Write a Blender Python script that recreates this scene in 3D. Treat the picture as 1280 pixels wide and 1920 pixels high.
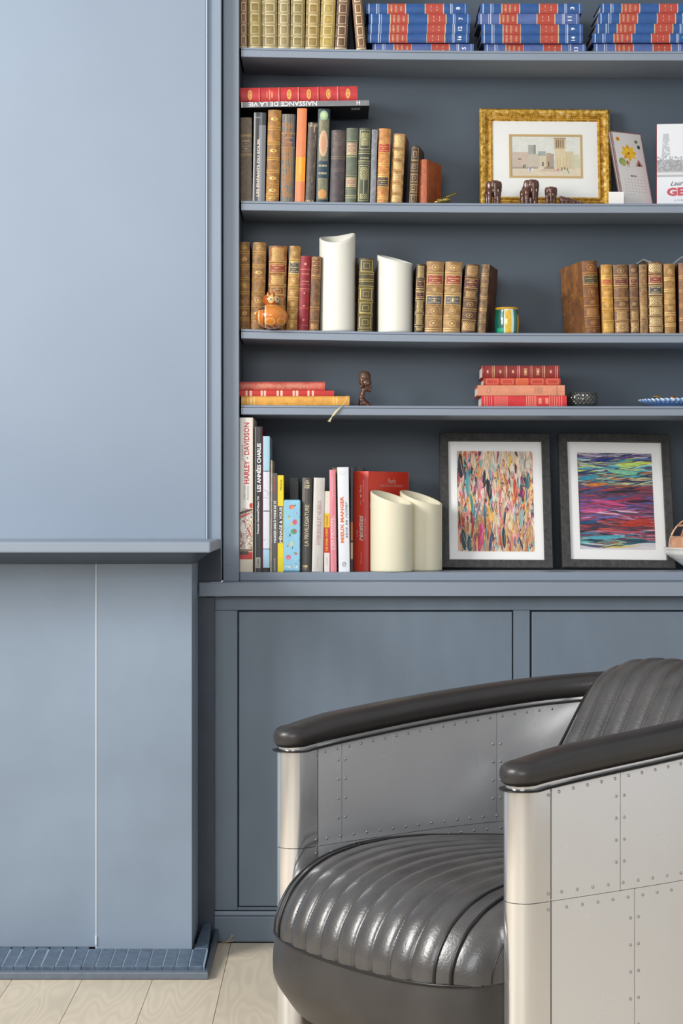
import bpy, bmesh, math, random
import numpy as np
from mathutils import Vector, Matrix

for o in list(bpy.data.objects): bpy.data.objects.remove(o)
S = bpy.context.scene
COL = S.collection

# ------------------------------------------------------------------ camera, world, light
F = 3600.0; CX = 620.0; CY = 945.0; EYE = 0.95
cd = bpy.data.cameras.new('camera'); cam = bpy.data.objects.new('camera', cd); COL.objects.link(cam)
cam.location = (0, 0, EYE); cam.rotation_euler = (math.pi/2, 0, 0)
cd.sensor_fit = 'HORIZONTAL'; cd.sensor_width = 36; cd.lens = F/1280*36
cd.shift_x = (640-CX)/1280; cd.shift_y = (CY-960)/1280
cd.clip_start = 0.05
S.camera = cam
S.view_settings.view_transform = 'Standard'; S.view_settings.look = 'None'
S.view_settings.exposure = 0.16; S.view_settings.gamma = 1.0; S.view_settings.use_curve_mapping = False
W = bpy.data.worlds.new('world'); S.world = W; W.use_nodes = True
bgn = W.node_tree.nodes['Background']; bgn.inputs[0].default_value = (0.93, 0.96, 1.0, 1); bgn.inputs[1].default_value = 0.50

def area(name, loc, aim, sx, sy, power, col=(1, 1, 1)):
    l = bpy.data.lights.new(name, 'AREA'); l.shape = 'RECTANGLE'; l.size = sx; l.size_y = sy
    l.energy = power; l.color = col
    o = bpy.data.objects.new(name, l); COL.objects.link(o); o.location = loc
    d = Vector(aim)-Vector(loc); o.rotation_euler = d.to_track_quat('-Z', 'Y').to_euler(); return o
area('window_and_fill_light', (-2.45, 2.15, 2.05), (1.0, 3.7, 1.1), 1.3, 1.2, 112, (1.0, 0.985, 0.96))
area('window_and_fill_light', (-0.9, -1.6, 2.2), (0.2, 4.2, 1.2), 2.2, 1.2, 58, (0.97, 0.98, 1.0))  # added fill light from behind the camera, no window stands there

# ------------------------------------------------------------------ helpers
def srgb(c):
    if isinstance(c, str):
        c = c.lstrip('#'); c = [int(c[i:i+2], 16)/255 for i in (0, 2, 4)]
    return np.array(c[:3], float)
def lin(c):
    c = srgb(c); return np.where(c <= .04045, c/12.92, ((c+.055)/1.055)**2.4)
def at(px, py, Z): return Vector(((px-CX)*Z/F, Z, EYE-(py-CY)*Z/F))
def PX(px, Z): return (px-CX)*Z/F
def PZ(py, Z): return EYE-(py-CY)*Z/F
_m = {}
def mat(key, col, rough=.5, metal=0., bump=0., bscale=200., vary=0., vscale=6., spec=.5, stretch=None, coat=0., trans=0., sss=0.):
    if key in _m: return _m[key]
    m = bpy.data.materials.new(key); m.use_nodes = True; nt = m.node_tree; b = nt.nodes['Principled BSDF']
    c = lin(col)
    b.inputs['Base Color'].default_value = (*c, 1); b.inputs['Roughness'].default_value = rough
    b.inputs['Metallic'].default_value = metal; b.inputs['Specular IOR Level'].default_value = spec
    b.inputs['Coat Weight'].default_value = coat; b.inputs['Transmission Weight'].default_value = trans
    if sss: b.inputs['Subsurface Weight'].default_value = sss; b.inputs['Subsurface Radius'].default_value = (.02, .015, .008)
    tc = nt.nodes.new('ShaderNodeTexCoord'); mp = nt.nodes.new('ShaderNodeMapping')
    nt.links.new(tc.outputs['Object'], mp.inputs[0])
    if stretch: mp.inputs['Scale'].default_value = stretch
    if vary:
        n = nt.nodes.new('ShaderNodeTexNoise'); n.inputs['Scale'].default_value = vscale; n.inputs['Detail'].default_value = 5
        nt.links.new(mp.outputs[0], n.inputs[0])
        r = nt.nodes.new('ShaderNodeMapRange'); r.inputs[1].default_value = .3; r.inputs[2].default_value = .7
        r.inputs[3].default_value = 1-vary; r.inputs[4].default_value = 1+vary
        nt.links.new(n.outputs['Fac'], r.inputs[0])
        mx = nt.nodes.new('ShaderNodeVectorMath'); mx.operation = 'SCALE'; mx.inputs[0].default_value = c
        nt.links.new(r.outputs[0], mx.inputs['Scale']); nt.links.new(mx.outputs[0], b.inputs['Base Color'])
    if bump:
        n2 = nt.nodes.new('ShaderNodeTexNoise'); n2.inputs['Scale'].default_value = bscale; n2.inputs['Detail'].default_value = 3
        nt.links.new(mp.outputs[0], n2.inputs[0])
        bp = nt.nodes.new('ShaderNodeBump'); bp.inputs['Strength'].default_value = bump; bp.inputs['Distance'].default_value = .001
        nt.links.new(n2.outputs['Fac'], bp.inputs['Height']); nt.links.new(bp.outputs[0], b.inputs['Normal'])
    _m[key] = m; return m
def flat(col, rough=.55, metal=0.):
    return mat('surface_%s_%d_%d' % (col.lstrip('#'), rough*100, metal*100), col, rough, metal)
def paint_mat(key, rough=.45, bump=0., bscale=900., coat=0., gilt_rough=.35):
    """colours come from the mesh's own colour layer, alpha marks gilding"""
    if key in _m: return _m[key]
    m = bpy.data.materials.new(key); m.use_nodes = True; nt = m.node_tree; b = nt.nodes['Principled BSDF']
    a = nt.nodes.new('ShaderNodeAttribute'); a.attribute_name = 'Col'
    nt.links.new(a.outputs['Color'], b.inputs['Base Color'])
    r = nt.nodes.new('ShaderNodeMapRange'); r.inputs[3].default_value = 0; r.inputs[4].default_value = .55
    nt.links.new(a.outputs['Alpha'], r.inputs[0]); nt.links.new(r.outputs[0], b.inputs['Metallic'])
    b.inputs['Roughness'].default_value = rough; b.inputs['Coat Weight'].default_value = coat
    b.inputs['Coat Roughness'].default_value = .12
    if bump:
        tc = nt.nodes.new('ShaderNodeTexCoord'); n2 = nt.nodes.new('ShaderNodeTexNoise'); n2.inputs['Scale'].default_value = bscale
        nt.links.new(tc.outputs['Object'], n2.inputs[0])
        bp = nt.nodes.new('ShaderNodeBump'); bp.inputs['Strength'].default_value = bump; bp.inputs['Distance'].default_value = .0006
        nt.links.new(n2.outputs['Fac'], bp.inputs['Height']); nt.links.new(bp.outputs[0], b.inputs['Normal'])
    _m[key] = m; return m

def tag(o, label=None, cat=None, group=None, kind=None):
    if label: o['label'] = label
    if cat: o['category'] = cat
    if group: o['group'] = group
    if kind: o['kind'] = kind
    return o
def empty(name, loc, rot=(0, 0, 0), label=None, cat=None, group=None, kind=None):
    o = bpy.data.objects.new(name, None); COL.objects.link(o); o.location = loc; o.rotation_euler = rot
    o.empty_display_size = .05
    return tag(o, label, cat, group, kind)
def mesh_obj(name, verts, faces, m, parent=None, smooth=False, loc=None, rot=None):
    me = bpy.data.meshes.new(name); me.from_pydata([tuple(v) for v in verts], [], faces); me.update()
    if smooth: me.shade_smooth()
    if m: me.materials.append(m)
    o = bpy.data.objects.new(name, me); COL.objects.link(o)
    if parent: o.parent = parent
    if loc is not None: o.location = loc
    if rot is not None: o.rotation_euler = rot
    return o
def bm_obj(name, bm, m, parent=None, smooth=False, bevel=0, loc=None, rot=None):
    bmesh.ops.recalc_face_normals(bm, faces=bm.faces)
    me = bpy.data.meshes.new(name); bm.to_mesh(me); bm.free()
    if smooth: me.shade_smooth()
    if m: me.materials.append(m)
    o = bpy.data.objects.new(name, me); COL.objects.link(o)
    if parent: o.parent = parent
    if loc is not None: o.location = loc
    if rot is not None: o.rotation_euler = rot
    if bevel: add_bevel(o, bevel)
    return o
def add_bevel(o, w, seg=2):
    b = o.modifiers.new('bevel', 'BEVEL'); b.width = w; b.segments = seg; b.limit_method = 'ANGLE'; b.angle_limit = .6
    b.harden_normals = False
def bx(bm, x0, x1, y0, y1, z0, z1):
    vs = [bm.verts.new(p) for p in ((x0,y0,z0),(x1,y0,z0),(x1,y1,z0),(x0,y1,z0),(x0,y0,z1),(x1,y0,z1),(x1,y1,z1),(x0,y1,z1))]
    for f in ((0,3,2,1),(4,5,6,7),(0,1,5,4),(1,2,6,5),(2,3,7,6),(3,0,4,7)): bm.faces.new([vs[i] for i in f])
def box(name, x0, x1, y0, y1, z0, z1, m, parent=None, bevel=0, loc=None, rot=None):
    bm = bmesh.new(); bx(bm, x0, x1, y0, y1, z0, z1); return bm_obj(name, bm, m, parent, False, bevel, loc, rot)
def prism(bm, poly, z0, z1, ztopf=None):
    lo = [bm.verts.new((x, y, z0)) for x, y in poly]; hi = [bm.verts.new((x, y, ztopf(x, y) if ztopf else z1)) for x, y in poly]
    n = len(poly)
    for i in range(n): bm.faces.new((lo[i], lo[(i+1) % n], hi[(i+1) % n], hi[i]))
    bm.faces.new(hi); bm.faces.new(lo[::-1])
def grid_obj(name, P, m, parent=None, C=None, A=None, closed_u=False, smooth=True, flip=False, loc=None):
    """P: (rows, cols, 3) points; C: (rows, cols, 3) colours in sRGB"""
    nr, nc = P.shape[:2]
    idx = np.arange(nr*nc).reshape(nr, nc)
    a = idx[:-1, :-1]; b = idx[:-1, 1:]; c = idx[1:, 1:]; d = idx[1:, :-1]
    q = np.stack([a, b, c, d], -1).reshape(-1, 4)
    if closed_u:
        a = idx[:-1, -1]; b = idx[:-1, 0]; c = idx[1:, 0]; d = idx[1:, -1]
        q = np.concatenate([q, np.stack([a, b, c, d], -1)])
    if flip: q = q[:, ::-1]
    me = bpy.data.meshes.new(name)
    me.vertices.add(nr*nc); me.vertices.foreach_set('co', P.reshape(-1).astype(np.float32))
    nq = len(q); me.loops.add(nq*4); me.loops.foreach_set('vertex_index', q.reshape(-1).astype(np.int32))
    me.polygons.add(nq); me.polygons.foreach_set('loop_start', (np.arange(nq)*4).astype(np.int32))
    me.polygons.foreach_set('use_smooth', np.full(nq, smooth))
    me.update(calc_edges=True); me.validate()
    if C is not None:
        L = np.where(C <= .04045, C/12.92, ((np.clip(C, 0, 1)+.055)/1.055)**2.4)
        al = np.zeros((nr, nc, 1)) if A is None else A[..., None]
        at_ = me.color_attributes.new('Col', 'FLOAT_COLOR', 'POINT')
        at_.data.foreach_set('color', np.concatenate([L, al], -1).reshape(-1).astype(np.float32))
    me.materials.append(m)
    o = bpy.data.objects.new(name, me); COL.objects.link(o)
    if parent: o.parent = parent
    if loc is not None: o.location = loc
    return o

# ------------------------------------------------------------------ lettering
_fonts = {}
def text_verts(s, bold=0., shear=0.):
    k = (s, bold, shear)
    if k not in _fonts:
        cu = bpy.data.curves.new('lettering', 'FONT'); cu.body = s; cu.offset = bold; cu.shear = shear
        cu.resolution_u = 2; cu.align_x = 'CENTER'; cu.space_line = .9
        ob = bpy.data.objects.new('lettering', cu); COL.objects.link(ob)
        dg = bpy.context.evaluated_depsgraph_get(); dg.update()
        me = bpy.data.meshes.new_from_object(ob.evaluated_get(dg))
        v = np.array([p.co[:2] for p in me.vertices]) if len(me.vertices) else np.zeros((0, 2))
        f = [tuple(p.vertices) for p in me.polygons]
        bpy.data.objects.remove(ob); bpy.data.curves.remove(cu); bpy.data.meshes.remove(me)
        mn, mx = v.min(0), v.max(0); v = (v-(mn+mx)/2)/(mx-mn)
        _fonts[k] = (v, f)
    return _fonts[k]
def text(parent, s, cx, cz, L, H, rot, col, surf=lambda x: 0*x, bold=0., shear=0., gilt=False, lift=.0006, name='title_lettering'):
    """L along the writing, H letter height, placed on the x/z face of the parent"""
    v, f = text_verts(s, bold, shear)
    x = v[:, 0]*L; z = v[:, 1]*H; a = math.radians(rot)
    X = cx+x*math.cos(a)-z*math.sin(a); Z_ = cz+x*math.sin(a)+z*math.cos(a)
    Y = surf(X)-lift
    return mesh_obj(name, np.stack([X, Y, Z_], 1), f, flat(col, .4, .5 if gilt else 0.), parent)

# ------------------------------------------------------------------ small painter for printed and tooled surfaces
GOLD = '#d9b871'
class Cv:
    def __init__(s, w, h, base, ppm=1150, seed=0, n=None):
        s.w, s.h = w, h
        s.nc = max(7, int(w*ppm)); s.nr = max(7, int(h*ppm))
        if n: s.nc, s.nr = n
        s.U, s.V = np.meshgrid(np.linspace(0, 1, s.nc), np.linspace(0, 1, s.nr))
        s.X = s.U*w; s.Y = s.V*h
        s.a = np.ones((s.nr, s.nc, 3))*srgb(base); s.g = np.zeros((s.nr, s.nc)); s.rng = np.random.RandomState(seed+11)
    def noise(s, k, ky=None):
        ky = ky or k; n1 = max(2, int(s.w*k)+2); n2 = max(2, int(s.h*ky)+2)
        r = s.rng.rand(n2, n1); x = s.U*(n1-1.001); y = s.V*(n2-1.001)
        i = x.astype(int); j = y.astype(int); fx = x-i; fy = y-j; fx = fx*fx*(3-2*fx); fy = fy*fy*(3-2*fy)
        i1 = np.minimum(i+1, n1-1); j1 = np.minimum(j+1, n2-1)
        return (r[j, i]*(1-fx)+r[j, i1]*fx)*(1-fy)+(r[j1, i]*(1-fx)+r[j1, i1]*fx)*fy
    def put(s, mask, col, al=1., gilt=0):
        m = np.clip(mask.astype(float), 0, 1)*al
        s.a = s.a*(1-m[..., None])+srgb(col)*m[..., None]
        if gilt: s.g = np.maximum(s.g, m)
        else: s.g = s.g*(1-m)
        return s
    def mottle(s, amt=.12, k=150, wear=None, wk=120, wt=.62, wal=.5):
        f = 1+amt*(s.noise(k)-.5)*2+amt*.6*(s.noise(k*4)-.5)*2
        s.a = np.clip(s.a*f[..., None], 0, 1)
        if wear: s.put(s.noise(wk)*.6+s.noise(wk*4)*.4 > wt, wear, wal)
        return s
    def rect(s, u0, v0, u1, v1, col, al=1., gilt=0): return s.put((s.U >= u0)&(s.U <= u1)&(s.V >= v0)&(s.V <= v1), col, al, gilt)
    def rectm(s, x0, y0, x1, y1, col, al=1., gilt=0): return s.put((s.X >= x0)&(s.X <= x1)&(s.Y >= y0)&(s.Y <= y1), col, al, gilt)
    def frame(s, x0, y0, x1, y1, t, col, al=1., gilt=0):
        o = (s.X >= x0)&(s.X <= x1)&(s.Y >= y0)&(s.Y <= y1); i = (s.X >= x0+t)&(s.X <= x1-t)&(s.Y >= y0+t)&(s.Y <= y1-t)
        return s.put(o&~i, col, al, gilt)
    def ell(s, cx, cy, rx, ry, col, al=1., ring=None, gilt=0):
        d = ((s.X-cx)/rx)**2+((s.Y-cy)/ry)**2; m = d <= 1
        if ring: m &= ((s.X-cx)/max(rx-ring, 1e-5))**2+((s.Y-cy)/max(ry-ring, 1e-5))**2 > 1
        return s.put(m, col, al, gilt)
    def hline(s, v, col, t=.0009, al=1., gilt=1, u0=0., u1=1.):
        return s.put((abs(s.Y-v*s.h) <= t/2+.00035)&(s.U >= u0)&(s.U <= u1), col, al, gilt)
    def fil(s, x0, y0, x1, y1, col=GOLD, dens=.5, k=900, al=.85, gilt=1):
        """tooled ornament: a mirrored pattern, so it reads as gilt scrollwork"""
        inb = (s.X >= x0)&(s.X <= x1)&(s.Y >= y0)&(s.Y <= y1)
        cx, cy = (x0+x1)/2, (y0+y1)/2; dx = abs(s.X-cx); dy = abs(s.Y-cy)
        ph = s.rng.rand(4)*6.3
        p = np.sin(dx*k*1.7+ph[0])*np.cos(dy*k*1.7+ph[1])+.7*np.sin((dx+dy)*k*2.1+ph[2])+.5*np.cos(np.hypot(dx, dy)*k*2.6+ph[3])
        return s.put(inb&(p > (1-2*dens)), col, al, gilt)
    def stroke(s, x, y, L, wd, ang, col, al=.9, curve=0.):
        ca, sa = math.cos(ang), math.sin(ang)
        p = (s.X-x)*ca+(s.Y-y)*sa; q = -(s.X-x)*sa+(s.Y-y)*ca; q = q-curve*(p/L)**2*L
        t = np.clip(1-(p/(L/2))**2, 0, 1); m = np.clip((wd/2*np.sqrt(t)-abs(q))/(.0006), 0, 1)
        return s.put(m, col, al)

def leather(c, bands, comps, gold=GOLD, orn=.5, line=True):
    """bands: heights (0-1) of raised bands; comps: ornament code for each field, from the bottom"""
    w, h = c.w, c.h; ed = [0]+list(bands)+[1]
    for b in bands:
        if line:
            c.hline(b-.0022/h, gold, .0007, .75); c.hline(b+.0022/h, gold, .0007, .75)
    for i, k in enumerate(comps):
        y0 = ed[i]*h+.004; y1 = ed[i+1]*h-.004; x0, x1 = w*.14, w*.86; cx, cy = w/2, (y0+y1)/2
        if y1-y0 < .003: continue
        if k[0] == 'R':
            r = min(w*.24, (y1-y0)*.42); c.ell(cx, cy, r, r*.8, gold, .8, ring=.0011, gilt=1); c.ell(cx, cy, r*.4, r*.3, gold, .8, gilt=1)
        elif k[0] == 'Z': c.ell(cx, cy, w*.26, min(.0035, (y1-y0)*.3), gold, .85, gilt=1).ell(cx, cy, w*.1, .0015, c_dark(c), .7)
        elif k[0] == 'F': c.fil(x0, y0, x1, y1, gold, orn)
        elif k[0] == 'B': c.frame(x0-.001, y0, x1+.001, y1, .001, gold, .8, 1); c.frame(w*.3, y0+(y1-y0)*.25, w*.7, y1-(y1-y0)*.25, .001, gold, .8, 1)
        elif k[0] == 'L':
            c.rectm(w*.06, y0-.001, w*.94, y1+.001, '#'+k[1:7], .9)
            c.frame(w*.06, y0-.001, w*.94, y1+.001, .0008, gold, .8, 1)
            n = max(2, int((y1-y0)/.0042))
            for j in range(n):
                yy = y0+(j+.6)*(y1-y0)/n
                hw = w*(.33 if j % 2 == 0 else .16)
                c.put((abs(c.Y-yy) < .0009)&(abs(c.X-cx) < hw)&(np.sin(c.X*3600+j*2) > -.5), gold, .85, 1)
        elif k[0] == 'X': c.fil(w*.08, y0, w*.92, y1, gold, .62, 700)
    return c
def c_dark(c): return c.a.mean((0, 1))*.5

# ------------------------------------------------------------------ materials
PAINT = mat('wall_paint_blue', '#8795a6', .38, bump=.12, bscale=60, vary=.05, vscale=2.5)
PAINTS = mat('surround_paint_blue', '#8695a6', .36, bump=.18, bscale=50, vary=.09, vscale=4)
TRIM = mat('joinery_paint_blue', '#8893a1', .4, bump=.1, bscale=120, vary=.04, vscale=5)
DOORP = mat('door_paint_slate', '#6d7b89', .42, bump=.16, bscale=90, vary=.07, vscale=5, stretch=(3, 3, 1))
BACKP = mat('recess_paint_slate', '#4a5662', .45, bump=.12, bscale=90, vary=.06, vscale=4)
HEARTHP = mat('hearth_paint_navy', '#56677a', .38, bump=.5, bscale=180, vary=.22, vscale=60)
DARKP = mat('dark_trim_and_shade_paint', '#3c4653', .4, bump=.2, bscale=120, vary=.1, vscale=30)  # dark trim colour, also carries the shadow on the back filler
CAULK = mat('white_caulk', '#d5dde4', .6)
PAGE = mat('page_paper', '#d8c9a8', .8, bump=.4, bscale=700, stretch=(12, .5, .5))
PAGEW = mat('white_page_paper', '#e6e1d6', .8, bump=.4, bscale=700, stretch=(12, .5, .5))
SPINE = paint_mat('tooled_leather', .5, .35)
PRINTM = paint_mat('glossy_printed_cover', .35, 0, coat=.25)
MATTEP = paint_mat('matt_print', .7)
CLOTH = paint_mat('book_cloth', .6, .5, 1600)

# ------------------------------------------------------------------ the setting
def structure(o): o['kind'] = 'structure'; return o
ZW = 4.15
wl = empty('wall_back', (0, 0, 0), kind='structure')
box('wall_face', -2.6, PX(387, ZW), ZW, ZW+.15, 0, 2.9, PAINT, wl, .003)
box('edge_board', PX(387.6, ZW)+.0004, PX(415, 4.17), 4.158, 4.30, .7815, 2.9, PAINT, wl, .0015)
box('wall_face', PX(415, 4.17), 3.2, 4.62, 4.75, 0, 2.9, PAINT, wl)
box('caulk_bead', PX(386.4, ZW), PX(388.6, ZW), ZW-.0012, ZW+.004, .86, 2.9, mat('fresh_paint_bead', '#b9cad9', .4), wl, .0006)
# left wall with its window
wleft = empty('wall_left', (-2.6, 0, 0), kind='structure')
WH = mat('white_wall_paint', '#e9e6df', .8)
for (y0, y1, z0, z1) in ((-3.2, .3, 0, 2.9), (2.3, 4.15, 0, 2.9), (.3, 2.3, 0, .75), (.3, 2.3, 2.6, 2.9)):
    box('wall_face', -.12, 0, y0, y1, z0, z1, WH, wleft)
win = empty('window_1', (-2.6, 1.3, 1.68), kind='structure')
for (y0, y1, z0, z1) in ((-1, -.94, -.93, .92), (.94, 1, -.93, .92), (-.94, .94, -.93, -.87), (-.94, .94, .86, .92), (-.03, .03, -.87, .86), (-.94, -.03, .28, .31), (.03, .94, .28, .31)):
    box('window_bar', -.06, -.01, y0, y1, z0, z1, flat('#f0efea', .4), win, .003)
wr = structure(box('wall_right', 3.2, 3.3, -3.2, 4.75, 0, 2.9, mat('cream_wall_paint', '#e6e7e8', .8)))

# floor: one object for each plank
fl = empty('floor', (0, 0, 0), kind='structure')
def wood_mat(key, col):
    if key in _m: return _m[key]
    m = bpy.data.materials.new(key); m.use_nodes = True; nt = m.node_tree; b = nt.nodes['Principled BSDF']
    b.inputs['Roughness'].default_value = .55
    tc = nt.nodes.new('ShaderNodeTexCoord'); oi = nt.nodes.new('ShaderNodeObjectInfo')
    mp = nt.nodes.new('ShaderNodeMapping'); mp.inputs['Scale'].default_value = (1, .16, 1)
    cmb = nt.nodes.new('ShaderNodeVectorMath'); cmb.operation = 'SCALE'; cmb.inputs[0].default_value = (3, 9, 5)
    nt.links.new(oi.outputs['Random'], cmb.inputs['Scale'])
    ad = nt.nodes.new('ShaderNodeVectorMath'); ad.operation = 'ADD'
    nt.links.new(tc.outputs['Object'], ad.inputs[0]); nt.links.new(cmb.outputs[0], ad.inputs[1]); nt.links.new(ad.outputs[0], mp.inputs[0])
    n = nt.nodes.new('ShaderNodeTexNoise'); n.inputs['Scale'].default_value = 9; n.inputs['Detail'].default_value = 2
    nt.links.new(mp.outputs[0], n.inputs[0])
    w = nt.nodes.new('ShaderNodeMath'); w.operation = 'MULTIPLY'; w.inputs[1].default_value = 130; nt.links.new(n.outputs['Fac'], w.inputs[0])
    si = nt.nodes.new('ShaderNodeMath'); si.operation = 'SINE'; nt.links.new(w.outputs[0], si.inputs[0])
    n3 = nt.nodes.new('ShaderNodeTexNoise'); n3.inputs['Scale'].default_value = 3; nt.links.new(ad.outputs[0], n3.inputs[0])
    cr = nt.nodes.new('ShaderNodeMapRange'); cr.inputs[1].default_value = -1; cr.inputs[2].default_value = 1; cr.inputs[3].default_value = .94; cr.inputs[4].default_value = 1.03
    nt.links.new(si.outputs[0], cr.inputs[0])
    c2 = nt.nodes.new('ShaderNodeMapRange'); c2.inputs[1].default_value = .3; c2.inputs[2].default_value = .7; c2.inputs[3].default_value = .9; c2.inputs[4].default_value = 1.06
    nt.links.new(n3.outputs['Fac'], c2.inputs[0])
    mu = nt.nodes.new('ShaderNodeMath'); mu.operation = 'MULTIPLY'; nt.links.new(cr.outputs[0], mu.inputs[0]); nt.links.new(c2.outputs[0], mu.inputs[1])
    sc = nt.nodes.new('ShaderNodeVectorMath'); sc.operation = 'SCALE'; sc.inputs[0].default_value = lin(col); nt.links.new(mu.outputs[0], sc.inputs['Scale'])
    nt.links.new(sc.outputs[0], b.inputs['Base Color'])
    bp = nt.nodes.new('ShaderNodeBump'); bp.inputs['Strength'].default_value = .15; bp.inputs['Distance'].default_value = .0005
    nt.links.new(si.outputs[0], bp.inputs['Height']); nt.links.new(bp.outputs[0], b.inputs['Normal'])
    _m[key] = m; return m
OAK = wood_mat('pale_limed_oak', '#d8cab4'); OAKM = mat('plank_joint_oak', '#8a6a45', .8)
bm = bmesh.new(); bx(bm, -.0694, .0694, 0, 2.4, -.014, 0); me_p = bpy.data.meshes.new('plank')
bmesh.ops.bevel(bm, geom=[e for e in bm.edges if all(abs(v.co.z) < 1e-6 for v in e.verts)], offset=.0008, segments=1)
bmesh.ops.recalc_face_normals(bm, faces=bm.faces); bm.to_mesh(me_p); bm.free(); me_p.materials.append(OAK)
rr = random.Random(4)
for i in range(-14, 23):
    x = -.2163+.07+i*.14
    for j, y in enumerate((4.155-2.4, 4.155-4.802)):
        o = bpy.data.objects.new('plank', me_p); COL.objects.link(o); o.parent = fl; o.location = (x, y, 0)
box('subfloor', -2.6, 3.2, -3.2, 4.7, -.05, -.0145, OAKM, fl)

# fireplace breast and hearth
fp = empty('fireplace_surround', (-.7, 3.97, 0), label='blue painted fireplace surround with mantel shelf and tiled hearth strip', cat='fireplace')
def loc_(o, r): o.location = Vector(o.location)-r.location; return o
def rbox(root, name, x0, x1, y0, y1, z0, z1, m, bevel=.0015):
    r = root.location; return box(name, x0-r.x, x1-r.x, y0-r.y, y1-r.y, z0-r.z, z1-r.z, m, root, bevel)
XS = PX(360, 3.97); XJ = PX(180, 3.97); HB = .03
rbox(fp, 'surround_panel', -2.4, XJ, 3.985, 4.149, HB, .828, PAINTS)
rbox(fp, 'surround_panel', XJ+.0008, XS, 3.97, 4.149, HB-.003, .828, PAINTS)
rbox(fp, 'caulk_bead', XJ-.0009, XJ+.0012, 3.969, 3.984, HB, .826, CAULK, .0004)
rbox(fp, 'paint_blob', XJ-.002, XJ+.0024, 3.9665, 3.975, .038, .058, CAULK, .0015)
rbox(fp, 'back_filler', XS-.02, PX(400, 4.17)+.0035, 4.1494, 4.1555, .0, .7500, DARKP)  # shadow beside the surround is put into the filler's dark colour
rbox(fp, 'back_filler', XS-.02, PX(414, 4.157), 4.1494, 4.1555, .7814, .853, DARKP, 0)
XMr = PX(394.5, 3.80)
# mantel: slab with a bevelled underside that returns along the right end
zt, zf = .875, PZ(1036.5, 3.80); zb = .8258
r = fp.location
def V3(x, y, z): return (x-r.x, y-r.y, z-r.z)
v = [V3(-2.4, 3.80, zf), V3(XMr, 3.80, zf), V3(XMr, 4.149, zf), V3(-2.4, 4.149, zf), V3(-2.4, 3.80, zt), V3(XMr, 3.80, zt), V3(XMr, 4.149, zt), V3(-2.4, 4.149, zt)]
mantel = mesh_obj('mantel_shelf', v, [(0,3,2,1),(4,5,6,7),(0,1,5,4),(1,2,6,5),(2,3,7,6),(3,0,4,7)], TRIM, fp); add_bevel(mantel, .003)
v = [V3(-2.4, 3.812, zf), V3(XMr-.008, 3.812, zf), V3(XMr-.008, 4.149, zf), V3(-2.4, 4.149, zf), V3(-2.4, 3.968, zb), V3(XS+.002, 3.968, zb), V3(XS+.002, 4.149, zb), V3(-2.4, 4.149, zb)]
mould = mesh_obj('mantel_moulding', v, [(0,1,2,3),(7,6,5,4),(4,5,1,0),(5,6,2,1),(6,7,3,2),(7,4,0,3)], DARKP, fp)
# hearth bricks laid front to back in front of the surround
hearth = empty('hearth', (-.7, 3.85, 0), label='low hearth of narrow dark blue painted bricks edged with wood strip', cat='hearth')
jx = [PX(p, 3.86) for p in (3, 27, 52, 77, 104, 129, 154, 179, 205, 230, 254, 278, 305, 329, 354, 381)]
w0 = jx[1]-jx[0]; jx = [jx[0]-w0*k for k in range(22, 0, -1)]+jx
for i in range(len(jx)-1):
    a, b = jx[i]+.0007, jx[i+1]-.0007; yb_ = 3.9842 if b < XJ-.002 else 3.9692; dz = rr.uniform(-.0008, .0008); dy = rr.uniform(-.0012, .0008)
    P = [(a, 3.856+dy, .004), (b, 3.856+dy, .004), (b, yb_, .004), (a, yb_, .004), (a, 3.856+dy, .0225+dz), (b, 3.856+dy, .0225+dz), (b, yb_, .031+dz*.3), (a, yb_, .031+dz*.3)]
    o = mesh_obj('brick', [(x-hearth.location.x, y-hearth.location.y, z) for x, y, z in P], [(0,3,2,1),(4,5,6,7),(0,1,5,4),(1,2,6,5),(2,3,7,6),(3,0,4,7)], HEARTHP, hearth); add_bevel(o, .0016)
xr = PX(388, 3.845)
bm = bmesh.new(); hl_ = hearth.location; prism(bm, [(-1.35-hl_.x, 3.858-hl_.y), (xr-.006-hl_.x, 3.858-hl_.y), (xr-.006-hl_.x, 3.9685-hl_.y), (-1.35-hl_.x, 3.9685-hl_.y)], .001, .02, lambda x, y: .0214+(y+hl_.y-3.858)*.075)
bm_obj('mortar_bed', bm, mat('pale_blue_mortar', '#93a5b5', .8, bump=.6, bscale=300), hearth)
P = [(XS+.004, 3.972), (xr-.006, 3.972), (PX(397, 4.14)-.002, 4.148), (XS+.012, 4.148)]
bm = bmesh.new(); prism(bm, [(x-hearth.location.x, y-hearth.location.y) for x, y in P], .002, .04, lambda x, y: .031+(y+hearth.location.y-3.972)*.075)
bm_obj('side_brick', bm, HEARTHP, hearth, bevel=.002)
rbox(hearth, 'edge_strip', -1.35, xr+.0035, 3.832, 3.8545, 0, .0155, mat('hearth_strip_paint', '#66707d', .4, bump=.3, bscale=200, vary=.12, vscale=50), .003)
P = [(xr-.004, 3.8555), (xr+.0036, 3.834), (PX(409, 4.15), 4.149), (PX(403, 4.15), 4.149)]
bm = bmesh.new(); prism(bm, [(x-hearth.location.x, y-hearth.location.y) for x, y in P], 0, .02, lambda x, y: .018+(y+hearth.location.y-3.855)*.05)
bm_obj('side_strip', bm, DARKP, hearth, bevel=.002)

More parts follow.
